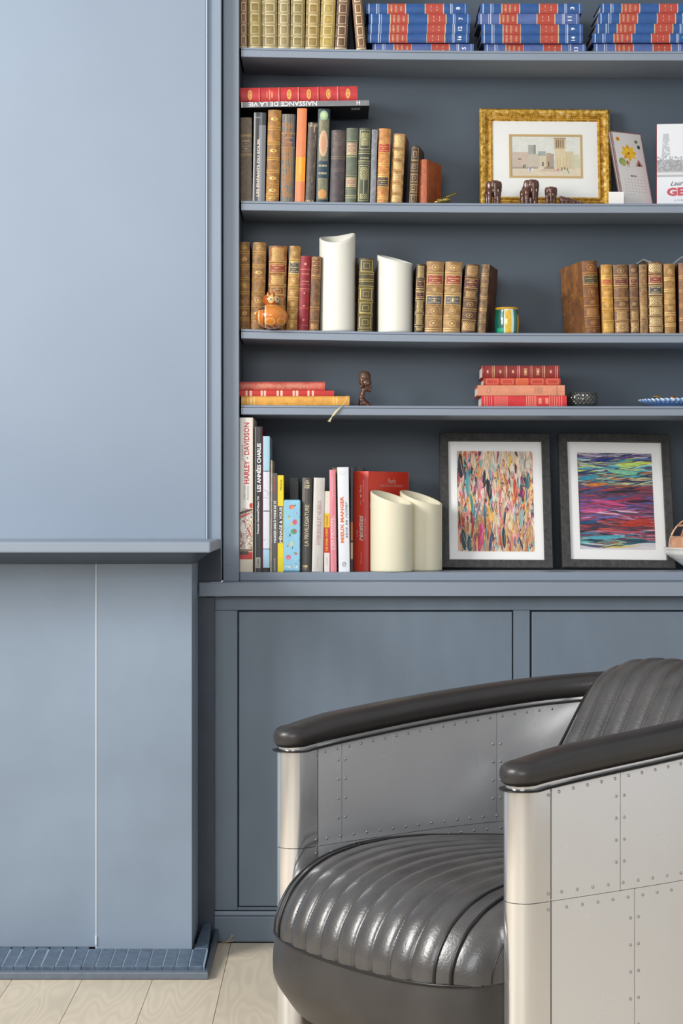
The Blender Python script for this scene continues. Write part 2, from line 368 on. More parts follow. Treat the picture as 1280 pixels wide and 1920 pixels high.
# ------------------------------------------------------------------ built-in cabinet and bookcase
ZC = 4.17; ZCT = 4.13; ZS = 4.2
XR = 1.30
cab = empty('base_cabinet', (PX(400, ZC), ZC, 0), label='slate blue built-in cabinet with flush doors under the bookcase', cat='cabinet')
zc0 = PZ(1119, ZC)
def cz(py): return PZ(py, ZC)
def cx_(px): return PX(px, ZC)
rbox(cab, 'carcass', cx_(401), XR, ZC+.02, 4.60, .005, zc0-.001, DARKP, 0)
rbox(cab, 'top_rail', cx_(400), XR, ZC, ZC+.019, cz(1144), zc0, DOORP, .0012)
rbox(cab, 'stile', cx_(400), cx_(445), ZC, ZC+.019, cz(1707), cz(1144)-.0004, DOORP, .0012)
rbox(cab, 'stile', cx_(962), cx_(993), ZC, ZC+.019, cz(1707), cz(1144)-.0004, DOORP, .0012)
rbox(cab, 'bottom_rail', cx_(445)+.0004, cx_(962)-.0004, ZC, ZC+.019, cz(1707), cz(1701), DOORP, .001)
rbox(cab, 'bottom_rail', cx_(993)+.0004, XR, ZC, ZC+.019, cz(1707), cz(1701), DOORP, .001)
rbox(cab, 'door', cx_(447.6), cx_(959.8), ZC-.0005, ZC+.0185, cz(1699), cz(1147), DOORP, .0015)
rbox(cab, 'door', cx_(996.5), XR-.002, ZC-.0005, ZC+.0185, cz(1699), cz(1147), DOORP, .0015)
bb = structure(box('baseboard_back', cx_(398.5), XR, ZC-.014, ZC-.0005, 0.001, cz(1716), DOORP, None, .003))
bb2 = structure(box('trim_1', cx_(399), XR, ZC-.008, ZC-.0005, cz(1716)+.0003, cz(1707.5), TRIM, None, .002))
bm = bmesh.new(); prism(bm, [(PX(372.5, ZCT), ZCT), (XR, ZCT), (XR, 4.60), (-.2370, 4.60), (-.2370, 4.149), (PX(372.5, ZCT), 4.149)], PZ(1118.5, ZCT), .7812)
ct = bm_obj('counter', bm, TRIM, None, bevel=.0022)
tag(ct, 'blue painted counter slab running across the top of the cabinet', 'counter')

bc = empty('bookcase', (PX(433, 4.19), 4.19, .7815), label='tall blue built-in bookcase with sagging open shelves of books', cat='bookcase')
XL = PX(448, 4.19)
rbox(bc, 'side_stile', PX(418, 4.19), XL, 4.19, 4.21, .7815, 2.9, TRIM, .0015)
rbox(bc, 'stile_foot', PX(418, 4.19)+.0005, XL-.0008, 4.1875, 4.19, .7815, PZ(1060, 4.19), TRIM, .001)
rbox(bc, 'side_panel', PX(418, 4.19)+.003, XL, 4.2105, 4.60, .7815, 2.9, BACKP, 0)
rbox(bc, 'side_stile', XR-.03, XR, 4.19, 4.21, .7815, 2.9, TRIM, .0015)
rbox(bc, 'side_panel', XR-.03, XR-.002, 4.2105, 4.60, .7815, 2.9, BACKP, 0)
ZB = 4.376; ZB2 = 4.50
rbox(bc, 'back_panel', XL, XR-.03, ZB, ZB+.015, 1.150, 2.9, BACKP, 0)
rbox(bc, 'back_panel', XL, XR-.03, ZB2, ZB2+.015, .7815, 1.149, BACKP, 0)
SH = {1: (1.9498, .0085), 2: (1.6138, .006), 3: (1.3333, .0095), 4: (1.167, .003), 5: (.8007, 0.)}
def sag(k, x):
    z, A = SH[k]; u = min(1, max(0, (x+.2)/.75)); return z-A*(1-(1-u)**2)
prof = [(.175, 0), (.003, 0), (.0015, -.0015), (.0015, -.0045), (.0035, -.0055), (0, -.0065), (0, -.0200), (.001, -.021), (.175, -.021)]
for k in (1, 2, 3, 4):
    pr = [((y if y < .1 else (.3 if k == 4 else .175)), z) for y, z in prof]
    xs = np.linspace(PX(452, ZS), XR-.031, 40); vs = []; fs = []; n = len(pr)
    for x in xs:
        for y, z in pr: vs.append((x-bc.location.x, ZS+y-bc.location.y, sag(k, x)+z-bc.location.z))
    for i in range(len(xs)-1):
        for j in range(n): a = i*n+j; b = i*n+(j+1) % n; fs.append((a, b, b+n, a+n))
    fs.append(tuple(range(n))[::-1]); fs.append(tuple((len(xs)-1)*n+j for j in range(n)))
    mesh_obj('shelf', vs, fs, TRIM, bc)
rbox(bc, 'bottom_board', XL+.0005, XR-.031, ZS, 4.499, .7816, .8007, TRIM, .0022)

# ------------------------------------------------------------------ books
def book(kind, label, x0, x1, yt, k, canvas, cover, Z=4.212, depth=.13, shift=0, bulge=.2, bands=(), yaw=0., flush=False,
         group=None, m=None, page=None, right_cover=None, left_cover=None, lay=0, zb=None, texts=(), thick=None, roll=0., ends=True, cat='book'):
    """upright book whose spine covers pixels x0..x1, or with lay=+1/-1 a book lying with its head to the right/left"""
    ca = math.cos(math.radians(yaw))
    if lay:
        Lh = (x1-x0)*Z/F; w = thick; h = Lh
        z0 = zb
        xa = PX(x0, Z) if lay > 0 else PX(x1, Z)
        root = empty(kind, (xa, Z, z0+w/2), (0, math.radians(90)*lay+roll, math.radians(yaw)), label, cat, group)
    else:
        X0, X1 = PX(x0, Z), PX(x1, Z); w = (X1-X0)/ca-.0005; xm = (X0+X1)/2
        z0 = sag(k, xm)+.0003 if zb is None else zb
        h = PZ(yt, Z)-z0
        th = math.atan(shift*Z/F/h)
        root = empty(kind, (xm, Z, z0+abs(math.sin(th))*w/2), (0, th, math.radians(yaw)), label, cat, group)
    b = bulge*w
    surf = lambda x: b*(2*x/w)**2
    c = canvas(w, h) if callable(canvas) else canvas
    x = (c.U-.5)*w; z = c.V*h; y = surf(x)
    for bd in bands: y = y-.0014*np.exp(-((z-bd*h)/.0017)**2)
    P = np.stack([x, y, z], -1)
    grid_obj('spine', P, m or SPINE, root, c.a, c.g)
    mc = cover if not isinstance(cover, str) else mat('cover_'+cover.lstrip('#'), cover, .5, bump=.3, bscale=500, vary=.1, vscale=60)
    bm = bmesh.new(); t = .0012 if flush else .0022
    xs = np.linspace(-w/2+.0001, w/2-.0001, 9)
    poly = [(xx, surf(xx)+.0005) for xx in xs]+[(w/2-.0001, b+.003), (-w/2+.0001, b+.003)]
    prism(bm, poly, .0004, h-.0004)
    bx(bm, -w/2, -w/2+t, b+.0005, depth, 0, h); bx(bm, w/2-t, w/2, b+.0005, depth, 0, h)
    bm_obj('cover', bm, mc, root, bevel=.0004 if not flush else 0)
    i = .0005 if flush else .003
    box('page_block', -w/2+t, w/2-t, b+.0031, depth-i, i, h-i, page or (PAGEW if flush else PAGE), root)
    if right_cover:
        cc = right_cover(depth-b-.001, h)
        grid_obj('cover_face', np.stack([np.full_like(cc.U, w/2+.0003), b+.0005+cc.U*(depth-b-.001), cc.V*h], -1), m or SPINE, root, cc.a, cc.g)
    if left_cover:
        cc = left_cover(depth-b-.001, h)
        grid_obj('cover_face', np.stack([np.full_like(cc.U, -w/2-.0003), depth-cc.U*(depth-b-.001), cc.V*h], -1), m or SPINE, root, cc.a, cc.g)
    for tx in texts:
        s, u, vv, L, H, rot, col = tx[:7]; kw = tx[7] if len(tx) > 7 else {}
        text(root, s, (u-.5)*w, vv*h, L, H, rot, col, surf, **kw)
    root['h_'] = h; del root['h_']
    return root, w, h
mm = F/4.212   # pixels to a metre at the book fronts
def vof(y, yt, yb): return (yb-y)/(yb-yt)

# --- top shelf: olive bindings with cream squares
def olive(base, seed, cr='#e9dcb4'):
    def f(w, h):
        c = Cv(w, h, base, seed=seed).mottle(.07, 120)
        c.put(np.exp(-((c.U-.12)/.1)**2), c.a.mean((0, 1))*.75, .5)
        y = .0; pitch = .0245
        for j in range(8):
            y0 = .006+j*pitch+.002
            if y0+.02 > h: break
            c.frame(w*.2, y0, w*.82, y0+.0195, .0014, cr, .95)
            c.hline((y0+.0222)/h, cr, .0005, .35)
        c.hline(.0028/h, cr, .0012, .9); c.hline(.0052/h, cr, .0006, .7)
        if True: c.rectm(0, .078, w, .0815, cr, 0)
        return c
    return f
G1 = 'olive and brown bindings on the top shelf'
row = [(449, 463.5, 449, '#8d6a52', 'brown square-tooled binding at the far left end of the top shelf'),
       (464.5, 491, 464, '#8f7c45', 'dark olive binding with cream squares, second from left on the top shelf'),
       (491.5, 520, 491, '#958457', 'greyish olive binding with cream squares, third from left on the top shelf'),
       (520.5, 543, 521, '#9c8b60', 'narrow pale olive binding with cream squares, fourth on the top shelf'),
       (544, 571, 545, '#8f7e4d', 'olive binding with cream squares in the middle of the top shelf olive row'),
       (572, 598.5, 574, '#9b8147', 'mustard olive binding just left of the brightest yellow one, top shelf'),
       (599, 626, 602.5, '#b3994f', 'brightest yellow olive binding, last olive one before the brown book, top shelf'),
       (627, 650, 632, '#6b4c38', 'upright brown binding right of the olive row on the top shelf')]
for i, (a, b_, a2, col, lab) in enumerate(row):
    book('leather_book', lab, a, b_, -118+i % 3*3, 1, olive(col, i), col, depth=.15, shift=(a2-a)*2.1, bulge=.16, bands=[.1, .2, .3, .4, .5], group=G1)
book('leather_book', 'brown binding leaning left, beside the first stack of blue volumes', 668, 686.5, -28, 1, olive('#85603f', 20), '#5a3f2b', depth=.15, shift=-10.5, bulge=.16, group=G1)

# --- blue encyclopedia volumes
def blue(pale, seed):
    def f(w, h):
        c = Cv(w, h, '#5369a0' if pale else '#2a5592', seed=seed, ppm=1000).mottle(.05, 100)
        k = h/191
        def X(p): return 1-p/191   # head of the book lies to the left
        wh = '#dfe3ee'
        for p in (5.5, 20, 24, 159, 162, 186): c.put(abs(c.V-X(p)) < .0035, wh, .85)
        for p0, p1 in ((41, 74), (111, 145)):
            c.rect(0, X(p1), 1, X(p0), '#b4493c'); c.put((abs(c.V-X(p0)) < .004)|(abs(c.V-X(p1)) < .004), '#e7d3a0', .9, 1)
        return c
    return f
BLUEC = mat('blue_cloth_cover', '#16336f', .45, bump=.3, bscale=600)
GB = 'blue encyclopedia volumes on the top shelf'
stacks = [('left', [(686, 877, 6, '8', 'topmost'), (691, 882, 25.5, '7', 'second from top'), (690, 880.5, 44.5, '12', 'middle'), (689, 879.5, 62.5, '16', 'second from bottom'), (697.5, 888, 80, '5', 'bottom')]),
          ('middle', [(900, 1091, 6, '3', 'topmost'), (896, 1086, 25, '11', 'second from top'), (902, 1092.5, 45, '9', 'middle'), (902, 1092.5, 64, '14', 'second from bottom'), (907.5, 1098, 81, '13', 'bottom')]),
          ('right', [(1125, 1316, 6, '', 'topmost'), (1121, 1312, 24, '', 'second from top'), (1116, 1307, 44, '', 'middle'), (1110, 1301, 62.5, '4', 'second from bottom'), (1113, 1304, 80, '', 'bottom')])]
for si, (sn, lst) in enumerate(stacks):
    zb = None
    for i, (a, b_, y, num, pos) in enumerate(lst[::-1]):
        Zb = 4.225 if i else 4.232
        if zb is None: zb = sag(1, PX((a+b_)/2, Zb))+.0004
        z1 = PZ(y, 4.225); th = (z1-zb)*.985 if i == 4 else PZ(lst[::-1][i][2]-.3, 4.225)-zb-.0004
        lab = 'blue encyclopedia volume, %s of the %s stack on the top shelf' % (pos, sn)
        if num: lab = 'blue encyclopedia volume numbered %s, %s of the %s stack' % (num, pos, sn)
        rt, w, h = book('encyclopedia_volume', lab, a, b_, 0, 1, blue(i in (0, 3) and si < 3 and (i == 0 or si == 1), si*7+i), BLUEC, Z=Zb, depth=.118, bulge=.14, lay=-1, zb=zb, thick=th, group=GB, page=PAGEW, cat='book')
        surf = lambda x, w=w: .14*w*(2*x/w)**2
        for p, s_, L in ((47.5, 'LAROUSSE', .0165), (56, 'ENCYCLOPEDIE', .016), (66, 'METHODIQUE', .011)):
            text(rt, s_, 0, h*(1-p/191), L, .0042, 0, '#efdcae', surf, bold=.01, gilt=True)
        for p, L in ((122, .012), (133, .010)):
            text(rt, 'Tome', 0, h*(1-p/191), L*.8, .003, 0, '#efdcae', surf, gilt=True) if False else None
            mesh_obj('gilt_rule', [(-L/2, surf(-L/2)-.0005, h*(1-p/191)-.0008), (L/2, surf(L/2)-.0005, h*(1-p/191)-.0008), (L/2, surf(L/2)-.0005, h*(1-p/191)+.0008), (0, surf(0)-.0005, h*(1-p/191)+.0008), (-L/2, surf(-L/2)-.0005, h*(1-p/191)+.0008)], [(0, 1, 2, 3, 4)], flat('#efdcae', .4, .5), rt)
        if num: text(rt, num, 0, h*(1-172.5/191), .0045*len(num)*.8+.002, .009, 0, '#f2f4f8', surf, bold=.02, name='volume_number')
        zb = zb+th+.0004

# --- second shelf, from left
def plainc(base, seed=0, amt=.1, k=150, wear=None): return lambda w, h: Cv(w, h, base, seed=seed).mottle(amt, k, wear)
def mk(base, bands, comps, seed, gold=GOLD, amt=.16, wear='#6b4a2a', orn=.5, wal=.35):
    return lambda w, h: leather(Cv(w, h, base, seed=seed).mottle(amt, 130, wear, 140, .6, wal), bands, comps, gold, orn)
G2 = 'upright books on the second shelf'
def b1(w, h):
    c = Cv(w, h, '#6f6353', seed=1).mottle(.08, 200)
    for vv in (.795, .78, .565, .55): c.hline(vv, GOLD, .0006, .8)
    for j, vv in enumerate((.72, .69, .66, .63, .6)): c.put((abs(c.V-vv) < .006)&(abs(c.U-.5) < (.32, .1, .34, .12, .36)[j])&(np.sin(c.X*3500+j) > -.3), '#cdb98c', .7)
    c.hline(.02, GOLD, .0006, .4)
    return c
book('cloth_book', 'greyish brown book with gold rules, leftmost on the second shelf', 450, 472, 220, 2, b1, '#5c5245', group=G2, m=CLOTH, bulge=.12)
def b2(w, h):
    c = Cv(w, h, '#17171b', seed=2).mottle(.05, 100); c.put(c.U > .42, '#7d7f84', 1); c.put((c.U > .42)&(c.V > .86), '#3a3b40', .9)
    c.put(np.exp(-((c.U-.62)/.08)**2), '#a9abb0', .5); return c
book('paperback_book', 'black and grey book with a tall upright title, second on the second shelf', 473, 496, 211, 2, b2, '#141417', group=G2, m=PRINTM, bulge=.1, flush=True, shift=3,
     texts=[('LES ENFANTS DU SOLEIL', .42, .385, .128, .0062, 90, '#ead9c4', dict(bold=.02)), ('Pauline', .36, .945, .012, .004, 0, '#b9bbc0')])
book('leather_book', 'honey brown leather book with gold lozenges, third on the second shelf', 497.5, 522.5, 206, 2, mk('#a9783c', [.07, .18, .33, .47, .64, .8], 'ZZZNZNZ', 3, '#eec878', .16, '#8a5c28'), '#7d5629', shift=5, bands=[.07, .18, .33, .47, .64, .8], group=G2)
def b4(w, h):
    c = Cv(w, h, '#4b4b4f', seed=4).mottle(.1, 200)
    for u in (.15, .25, .36, .48, .6, .72, .84): c.put(abs(c.U-u) < .028, '#b7a98a', .65, 1)
    c.rect(0, .62, 1, .78, '#54505a'); c.hline(.62, '#c8b070', .0006, .6); c.hline(.78, '#c8b070', .0006, .6)
    n = c.noise(120)*.5+c.noise(300)*.5
    c.put((n > .42)&(abs(c.U-.42) < .34)&(((c.V > .05)&(c.V < .9))), '#b0723a', .7)
    c.put((abs(c.V-.73) < .006)&(abs(c.U-.5) < .35)&(np.sin(c.X*3600) > -.2), '#d8c69a', .7)
    c.put((abs(c.V-.68) < .006)&(abs(c.U-.6) < .2)&(np.sin(c.X*3600) > -.2), '#d8c69a', .7); return c
book('cloth_book', 'dark grey book with gold pinstripes and rusty wear, fourth on the second shelf', 525, 551, 214, 2, b4, '#3a3a3d', shift=3, group=G2, bulge=.12)
def b5(w, h):
    c = Cv(w, h, '#e0824e', seed=5).mottle(.03, 60); c.rect(0, .22, 1, .48, '#f79a22'); c.put((c.V > .3)&(c.V < .48)&(abs(c.U-.5) < .12), '#ffb42e', .8); return c
book('paperback_book', 'plain bright orange book on the second shelf', 552, 570.5, 203, 2, b5, '#6b3430', shift=5, group=G2, m=PRINTM, bulge=.08, flush=True)
def b6(w, h):
    c = Cv(w, h, '#574c44', seed=6).mottle(.15, 200); n = c.noise(300, 60)
    c.put((n > .6)&(abs(c.U-.72) < .1), '#cbb68a', .8); c.put((c.noise(400) > .5)&((c.V > .95)|(c.V < .03)), '#c9b384', .9); return c
book('leather_book', 'thin battered dark book with frayed spine, right of the orange one', 571.5, 589.5, 230, 2, b6, '#2b231d', shift=6, group=G2)
def b7(w, h):
    c = Cv(w, h, '#22343c', seed=7).mottle(.1, 150)
    c.fil(w*.12, h*.44, w*.9, h*.9, '#c8b98c', .5, 1300, .8); c.fil(w*.12, h*.03, w*.9, h*.26, '#c8b98c', .5, 1200, .8)
    c.ell(w*.5, h*.63, w*.34, h*.14, '#d8a98a', .95); c.ell(w*.5, h*.63, w*.34, h*.14, '#e4d3a4', .9, ring=.0012); c.ell(w*.48, h*.62, w*.2, h*.09, '#c98f6a', .6)
    c.ell(w*.5, h*.93, w*.34, h*.05, '#9cc49a', .95); c.ell(w*.5, h*.935, w*.2, h*.03, '#cfd9a0', .8)
    c.rect(.02, .27, .98, .44, '#2e4453'); c.ell(w*.5, h*.09, w*.34, h*.05, '#d99a55', .9)
    for vv in (.39, .31): c.put((abs(c.V-vv) < .011)&(abs(c.U-.48) < .33)&(np.sin(c.X*3000) > -.5), '#dfcb95', .85)
    return c
book('leather_book', 'ornate dark teal book with a peach oval portrait, second shelf', 592, 615, 204, 2, b7, '#1b2a31', shift=4, group=G2, bulge=.15)
book('leather_book', 'near black book with faint gold lines, right of the ornate teal one', 617.5, 645, 244, 2, mk('#4a4044', [.45, .62], 'NNF', 8, '#8b7a5c', .14, '#6a5c58', .2), '#332b2d', shift=4, group=G2)
book('leather_book', 'grey green book with two pinkish labels on the second shelf', 646.5, 668, 240, 2, mk('#636a58', [.08, .2, .35, .63, .82], ['N', 'N', 'Lb08a76', 'N', 'Lb08a76', 'N'], 9, '#d8cfa0', .08, '#78806c', .2), '#4a5042', shift=3, bands=[.08, .2, .35, .63, .82], group=G2)
def b10(w, h):
    c = Cv(w, h, '#454a3a', seed=10).mottle(.1, 150); g = '#d2c890'
    c.frame(w*.1, h*.03, w*.9, h*.5, .0009, g, .9, 1); c.frame(w*.1, h*.72, w*.9, h*.97, .0009, g, .9, 1)
    c.fil(w*.2, h*.3, w*.8, h*.48, g, .45, 900); c.fil(w*.2, h*.76, w*.8, h*.94, g, .5, 900); c.fil(w*.2, h*.05, w*.8, h*.12, g, .45, 900)
    c.put((abs(c.U-.5) < .05)&(c.V > .12)&(c.V < .3), g, .8, 1)
    for vv in (.53, .56, .66, .69): c.hline(vv, g, .0008, .8)
    c.put((abs(c.V-.6) < .009)&(abs(c.U-.5) < .33)&(np.sin(c.X*3000) > -.5), g, .9); return c
book('leather_book', 'dark green book with gilt scroll panels on the second shelf', 669, 692, 240, 2, b10, '#31352a', shift=4, group=G2)
book('cloth_book', 'slim plain blue-grey book beside the tan book with red label', 693, 704, 243, 2, plainc('#8a8c92', 11), '#777a80', shift=4, group=G2, m=CLOTH, bulge=.1)
book('leather_book', 'tan orange book with one red and one black label, second shelf', 705, 728, 241, 2, mk('#c98c4c', [.07, .2, .37, .52, .66, .82], ['N', 'N', 'L3a3a40', 'N', 'N', 'Lb0302c', 'N'], 12, '#e9c070', .14, '#a9682c', .3), '#a0662e', shift=5, bands=[.2, .66], group=G2)
book('leather_book', 'worn golden brown tooled book turned slightly to show its board, second shelf', 729, 753, 251, 2, mk('#a37a48', [.14, .3, .46, .62, .78], 'XFFFFX', 13, '#e7c88c', .2, '#6d4824', .55), '#6e4a28', shift=7, bands=[.14, .3, .46, .62, .78], yaw=-7, depth=.10, group=G2, Z=4.22)
book('leather_book', 'small dark brown book with square gilt ornaments near the right end, second shelf', 765.5, 781, 274, 2, mk('#3f2c20', [.18, .36, .54, .72], 'BBBBB', 14, '#cdb07c', .12, '#5c4230', .5), '#3b281b', shift=5, bands=[.18, .36, .54, .72], yaw=-10, depth=.09, group=G2, Z=4.222)
def c15(w, h):
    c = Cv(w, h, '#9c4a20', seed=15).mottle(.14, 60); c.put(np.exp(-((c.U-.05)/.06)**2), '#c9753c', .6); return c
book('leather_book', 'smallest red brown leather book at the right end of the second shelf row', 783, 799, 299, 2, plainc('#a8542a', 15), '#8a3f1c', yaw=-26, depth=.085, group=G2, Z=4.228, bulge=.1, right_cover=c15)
# flat pair on top of the row
def c_naiss(w, h):
    c = Cv(w, h, '#77777a', seed=16).mottle(.04, 60); c.rect(.0, .0, 1, .012, '#e8e8e8', .7); return c
zt2 = PZ(206.5, 4.212)+.0012
r1, w1, h1 = book('paperback_book', 'black and grey book lying upside down across the tops of the upright books', 452, 692, 0, 2, c_naiss, '#0f0f11', depth=.148, bulge=.0, lay=1, zb=PZ(203, 4.212)+.0008, thick=.0118, roll=math.radians(-.9), m=PRINTM, flush=True, group='flat books on top of the second shelf row', Z=4.208)
text(r1, 'NAISSANCE DE LA VIE', -.0006, h1*.325, .150, .0100, -90, '#f4f4f4', bold=.01)
text(r1, 'H', -.0006, h1*.915, .0075, .0095, -90, '#e8e8e8', bold=.02)
mesh_obj('cover_emblem', [(w1/2+.0003, .02, h1*.86), (w1/2+.0003, .02, h1*.93), (w1/2+.0003, .045, h1*.93), (w1/2+.0003, .045, h1*.86)], [(0, 1, 2, 3)], flat('#9aa2ac', .4), r1)
def c_red(w, h):
    c = Cv(w, h, '#c4393a', seed=17).mottle(.05, 80, '#a32a2e', 90, .66, .4)
    for k_ in range(1, 6): c.hline(1-k_*.167+.004, '#f0b9a0', .0008, .6, 0); c.hline(1-k_*.167-.006, '#8e2226', .0009, .7, 0)
    for k_ in (0, 2, 3, 4, 5):
        cy = h*(1-(k_+.5)*.167); c.ell(w*.5, cy, w*.34, .0046, '#e9c06a', .95, gilt=1); c.ell(w*.5, cy, w*.2, .0026, '#c4593a', .9); c.ell(w*.5, cy, w*.12, .0013, '#e9c06a', .9, gilt=1)
    for j in (-1, 0, 1): c.put((abs(c.Y-h*(1-.25)-j*.0055) < .0011)&(abs(c.U-.5) < (.36 if j == 0 else .22))&(np.sin(c.X*2600+j) > -.6), '#edc98a', .9, 1)
    return c
book('leather_book', 'red leather book with gold medallions lying on top of the grey flat book', 450, 670, 0, 2, c_red, '#a52a2e', depth=.125, bulge=.14, lay=-1, zb=PZ(191.5, 4.212)+.0034, thick=.0325, roll=math.radians(-.9), bands=[.167, .333, .5, .667, .833], group='flat books on top of the second shelf row')

# --- third shelf
G3 = 'old leather books on the third shelf'
T = mk
book('leather_book', 'golden brown book at the far left end of the third shelf', 448.5, 468, 453.5, 3, T('#8c6434', [.12, .25, .42, .58, .73, .88], 'NZNRNZR', 31, '#d9b066', .16, '#5f4020', wal=.4), '#6e4a26', bands=[.12, .25, .42, .58, .73, .88], group=G3)
book('leather_book', 'golden brown book behind the left side of the gourd ornament', 469, 495, 454.5, 3, T('#99703c', [.12, .25, .42, .58, .73, .88], 'NZRNZNR', 32, '#dcb56c', .16, '#6a4622', wal=.4), '#6e4a26', shift=4.5, bands=[.12, .25, .42, .58, .73, .88], group=G3)
book('leather_book', 'wide russet book with square gilt panels behind the gourd ornament', 501, 535, 461, 3, T('#93602f', [.12, .27, .4, .53, .67, .8], ['F', 'F', 'F', 'B', 'F', 'L8b3324', 'F'], 33, '#e2bb72', .18, '#5e3719', wal=.4), '#6a4120', shift=3, bands=[.12, .27, .4, .53, .67, .8], group=G3)
book('leather_book', 'tan gilt book with slate blue label, right of the gourd ornament', 535.5, 557, 461.5, 3, T('#ad8142', [.1, .24, .38, .52, .66, .83], ['R', 'R', 'R', 'R', 'R', 'L45474c', 'R'], 34, '#eccd86', .14, '#7d5628', wal=.35), '#805a2c', shift=7, bands=[.1, .24, .38, .52, .66, .83], group=G3)
def b35(w, h):
    c = Cv(w, h, '#8e2029', seed=35).mottle(.07, 120); g = '#e4a88c'
    for vv in (.07, .3, .53, .56, .62, .82): c.hline(vv, g, .0008, .6)
    for vv in (.14, .33, .5): c.ell(w*.5, h*vv, .0018, .0018, g, .9)
    for vv in (.66, .76): c.put((abs(c.V-vv) < .008)&(abs(c.U-.5) < .38)&(np.sin(c.X*3600) > -.4), g, .8)
    c.ell(w*.5, h*.89, .003, .003, g, .9); return c
book('leather_book', 'slim crimson book on the third shelf', 558, 578, 480, 3, b35, '#6e1820', shift=5, group=G3)
book('leather_book', 'narrow brown book directly left of the tall white candle', 579, 597.5, 481, 3, T('#7b5634', [.12, .3, .72], ['F', 'N', 'N', 'L6b452a'], 36, '#d0a468', .2, '#54371d', wal=.4), '#57391f', shift=5, bands=[.12, .3, .72], group=G3)
book('leather_book', 'brown book half hidden behind the tall white candle', 642, 671, 483, 3, T('#6f4d32', [.2, .4, .6, .8], 'NNNNN', 37, '#c49a5c'), '#553820', Z=4.292, depth=.08, group=G3)
book('leather_book', 'olive green book with gilt squares between the two third-shelf candles', 669.5, 698, 484.5, 3, T('#4f4626', [.03, .23, .42, .61, .7, .8], 'NBBBNNB', 38, '#cdb668', .14, '#33301a', wal=.4), '#3d361d', shift=4, bands=[.23, .42, .61, .8], group=G3, Z=4.216)
book('leather_book', 'pale brown book half hidden behind the shorter white candle, third shelf', 705, 739, 500, 3, T('#a98558', [.2, .4, .6, .8], 'RRRRR', 39), '#7c5b36', Z=4.292, depth=.08, group=G3)
book('leather_book', 'dark brown sliver of a book at the right behind the shorter white candle', 741, 775, 497, 3, T('#7a6038', [.2, .4, .6, .8], 'FFFFF', 40), '#4c3a1f', Z=4.292, depth=.08, group=G3)
book('leather_book', 'very dark book with dense gilt scrolls and maroon label, third shelf', 776, 794, 495, 3, T('#3a2a1c', [.1, .28, .48, .62, .78], ['F', 'F', 'F', 'L4d1a20', 'L4d1a20', 'F'], 41, '#d8bd7c', .1, '#2a1d12', .62), '#2f2115', shift=4.5, group=G3)
book('leather_book', 'tan volume whose blue label carries a two, left of its twin', 795, 828.5, 490.5, 3, T('#a17a4c', [.04, .22, .38, .54, .66, .83], ['F', 'R', 'R', 'L4d535e', 'R', 'L9c3a30', 'R'], 42, '#e8cc90', .14, '#7a5530', wal=.3), '#7a5630', shift=4.5, bands=[.22, .38, .54, .66, .83], group=G3, texts=[('2', .5, .46, .005, .008, 0, '#f0ddb0', dict(bold=.02, name='volume_number'))])
book('leather_book', 'tan leather volume on the right side of its near identical twin, blue label marked one', 830, 862.5, 491, 3, T('#a8824f', [.04, .22, .38, .54, .66, .83], ['F', 'R', 'R', 'L55595e', 'R', 'L9c3a30', 'R'], 43, '#e8cc90', .14, '#7a5530', wal=.3), '#7a5630', shift=5, bands=[.22, .38, .54, .66, .83], group=G3, texts=[('1', .5, .46, .003, .008, 0, '#f0ddb0', dict(bold=.02, name='volume_number'))])
book('leather_book', 'dark brown gilt book, second from the right end of the left row, third shelf', 864, 891, 495.5, 3, T('#5b3d27', [.17, .33, .49, .63, .8], ['X', 'R', 'R', 'F', 'L5a2420', 'F'], 44, '#d6b071', .18, '#3b2616', wal=.4), '#422c1b', shift=9, bands=[.17, .33, .49, .63, .8], group=G3)
def c45(w, h): return Cv(w, h, '#5e3c22', seed=45).mottle(.2, 50, '#3f2715', 60, .6, .5)
book('leather_book', 'worn brown book showing its right board, beside the green and yellow vase', 892.5, 908.5, 496, 3, T('#8a6d4c', [.17, .34, .52, .7, .85], 'NNNNNN', 45, '#c7a468', .2, '#5b4229', wal=.5), '#52351e', shift=9, yaw=-15, depth=.105, right_cover=c45, group=G3, Z=4.22)
def c46(w, h):
    c = Cv(w, h, '#8a5a30', seed=46).mottle(.16, 40, '#b07838', 50, .55, .5); c.put(c.noise(40) > .62, '#6a4630', .5); return c
book('leather_book', 'large chestnut book turned to show its mottled left board, third shelf', 1098.5, 1128.5, 489.5, 3, T('#80502a', [.08, .22, .37, .5, .66, .82], ['R', 'R', 'F', 'R', 'R', 'L3c4434', 'R'], 46, '#d0a060', .12, '#5f3a1c', wal=.35), '#7d5028', shift=-8, yaw=12, depth=.15, left_cover=c46, bands=[.08, .22, .37, .5, .66, .82], group=G3, Z=4.222)
book('leather_book', 'amber yellow book with orange label in the right hand row, third shelf', 1130, 1151.5, 496, 3, T('#bf8c3c', [.17, .34, .5, .68, .82], ['F', 'R', 'R', 'R', 'Lbb5a30', 'R'], 47, '#efc870', .16, '#8f5f26', wal=.35), '#8a5e28', shift=-4, bands=[.17, .34, .5, .68], group=G3)
book('leather_book', 'brown gilt book with dark scorched foot, right of the amber one', 1153, 1181.5, 496.5, 3, T('#7c5636', [.18, .35, .5, .68, .83], ['X', 'F', 'R', 'N', 'L6b2e28', 'R'], 48, '#d9b67c', .16, '#4a2f1a', wal=.45), '#5a3a20', shift=-4, bands=[.18, .35, .5, .68, .83], group=G3)
book('leather_book', 'narrow brown gilt book right of the one with the scorched foot', 1182.5, 1199.5, 495.5, 3, T('#6f4c30', [.18, .35, .5, .68, .83], ['X', 'F', 'R', 'N', 'L6b2e28', 'R'], 49, '#d9b67c', .16, '#4a2f1a', wal=.45), '#5a3a20', shift=-4, bands=[.18, .35, .5, .68, .83], group=G3)
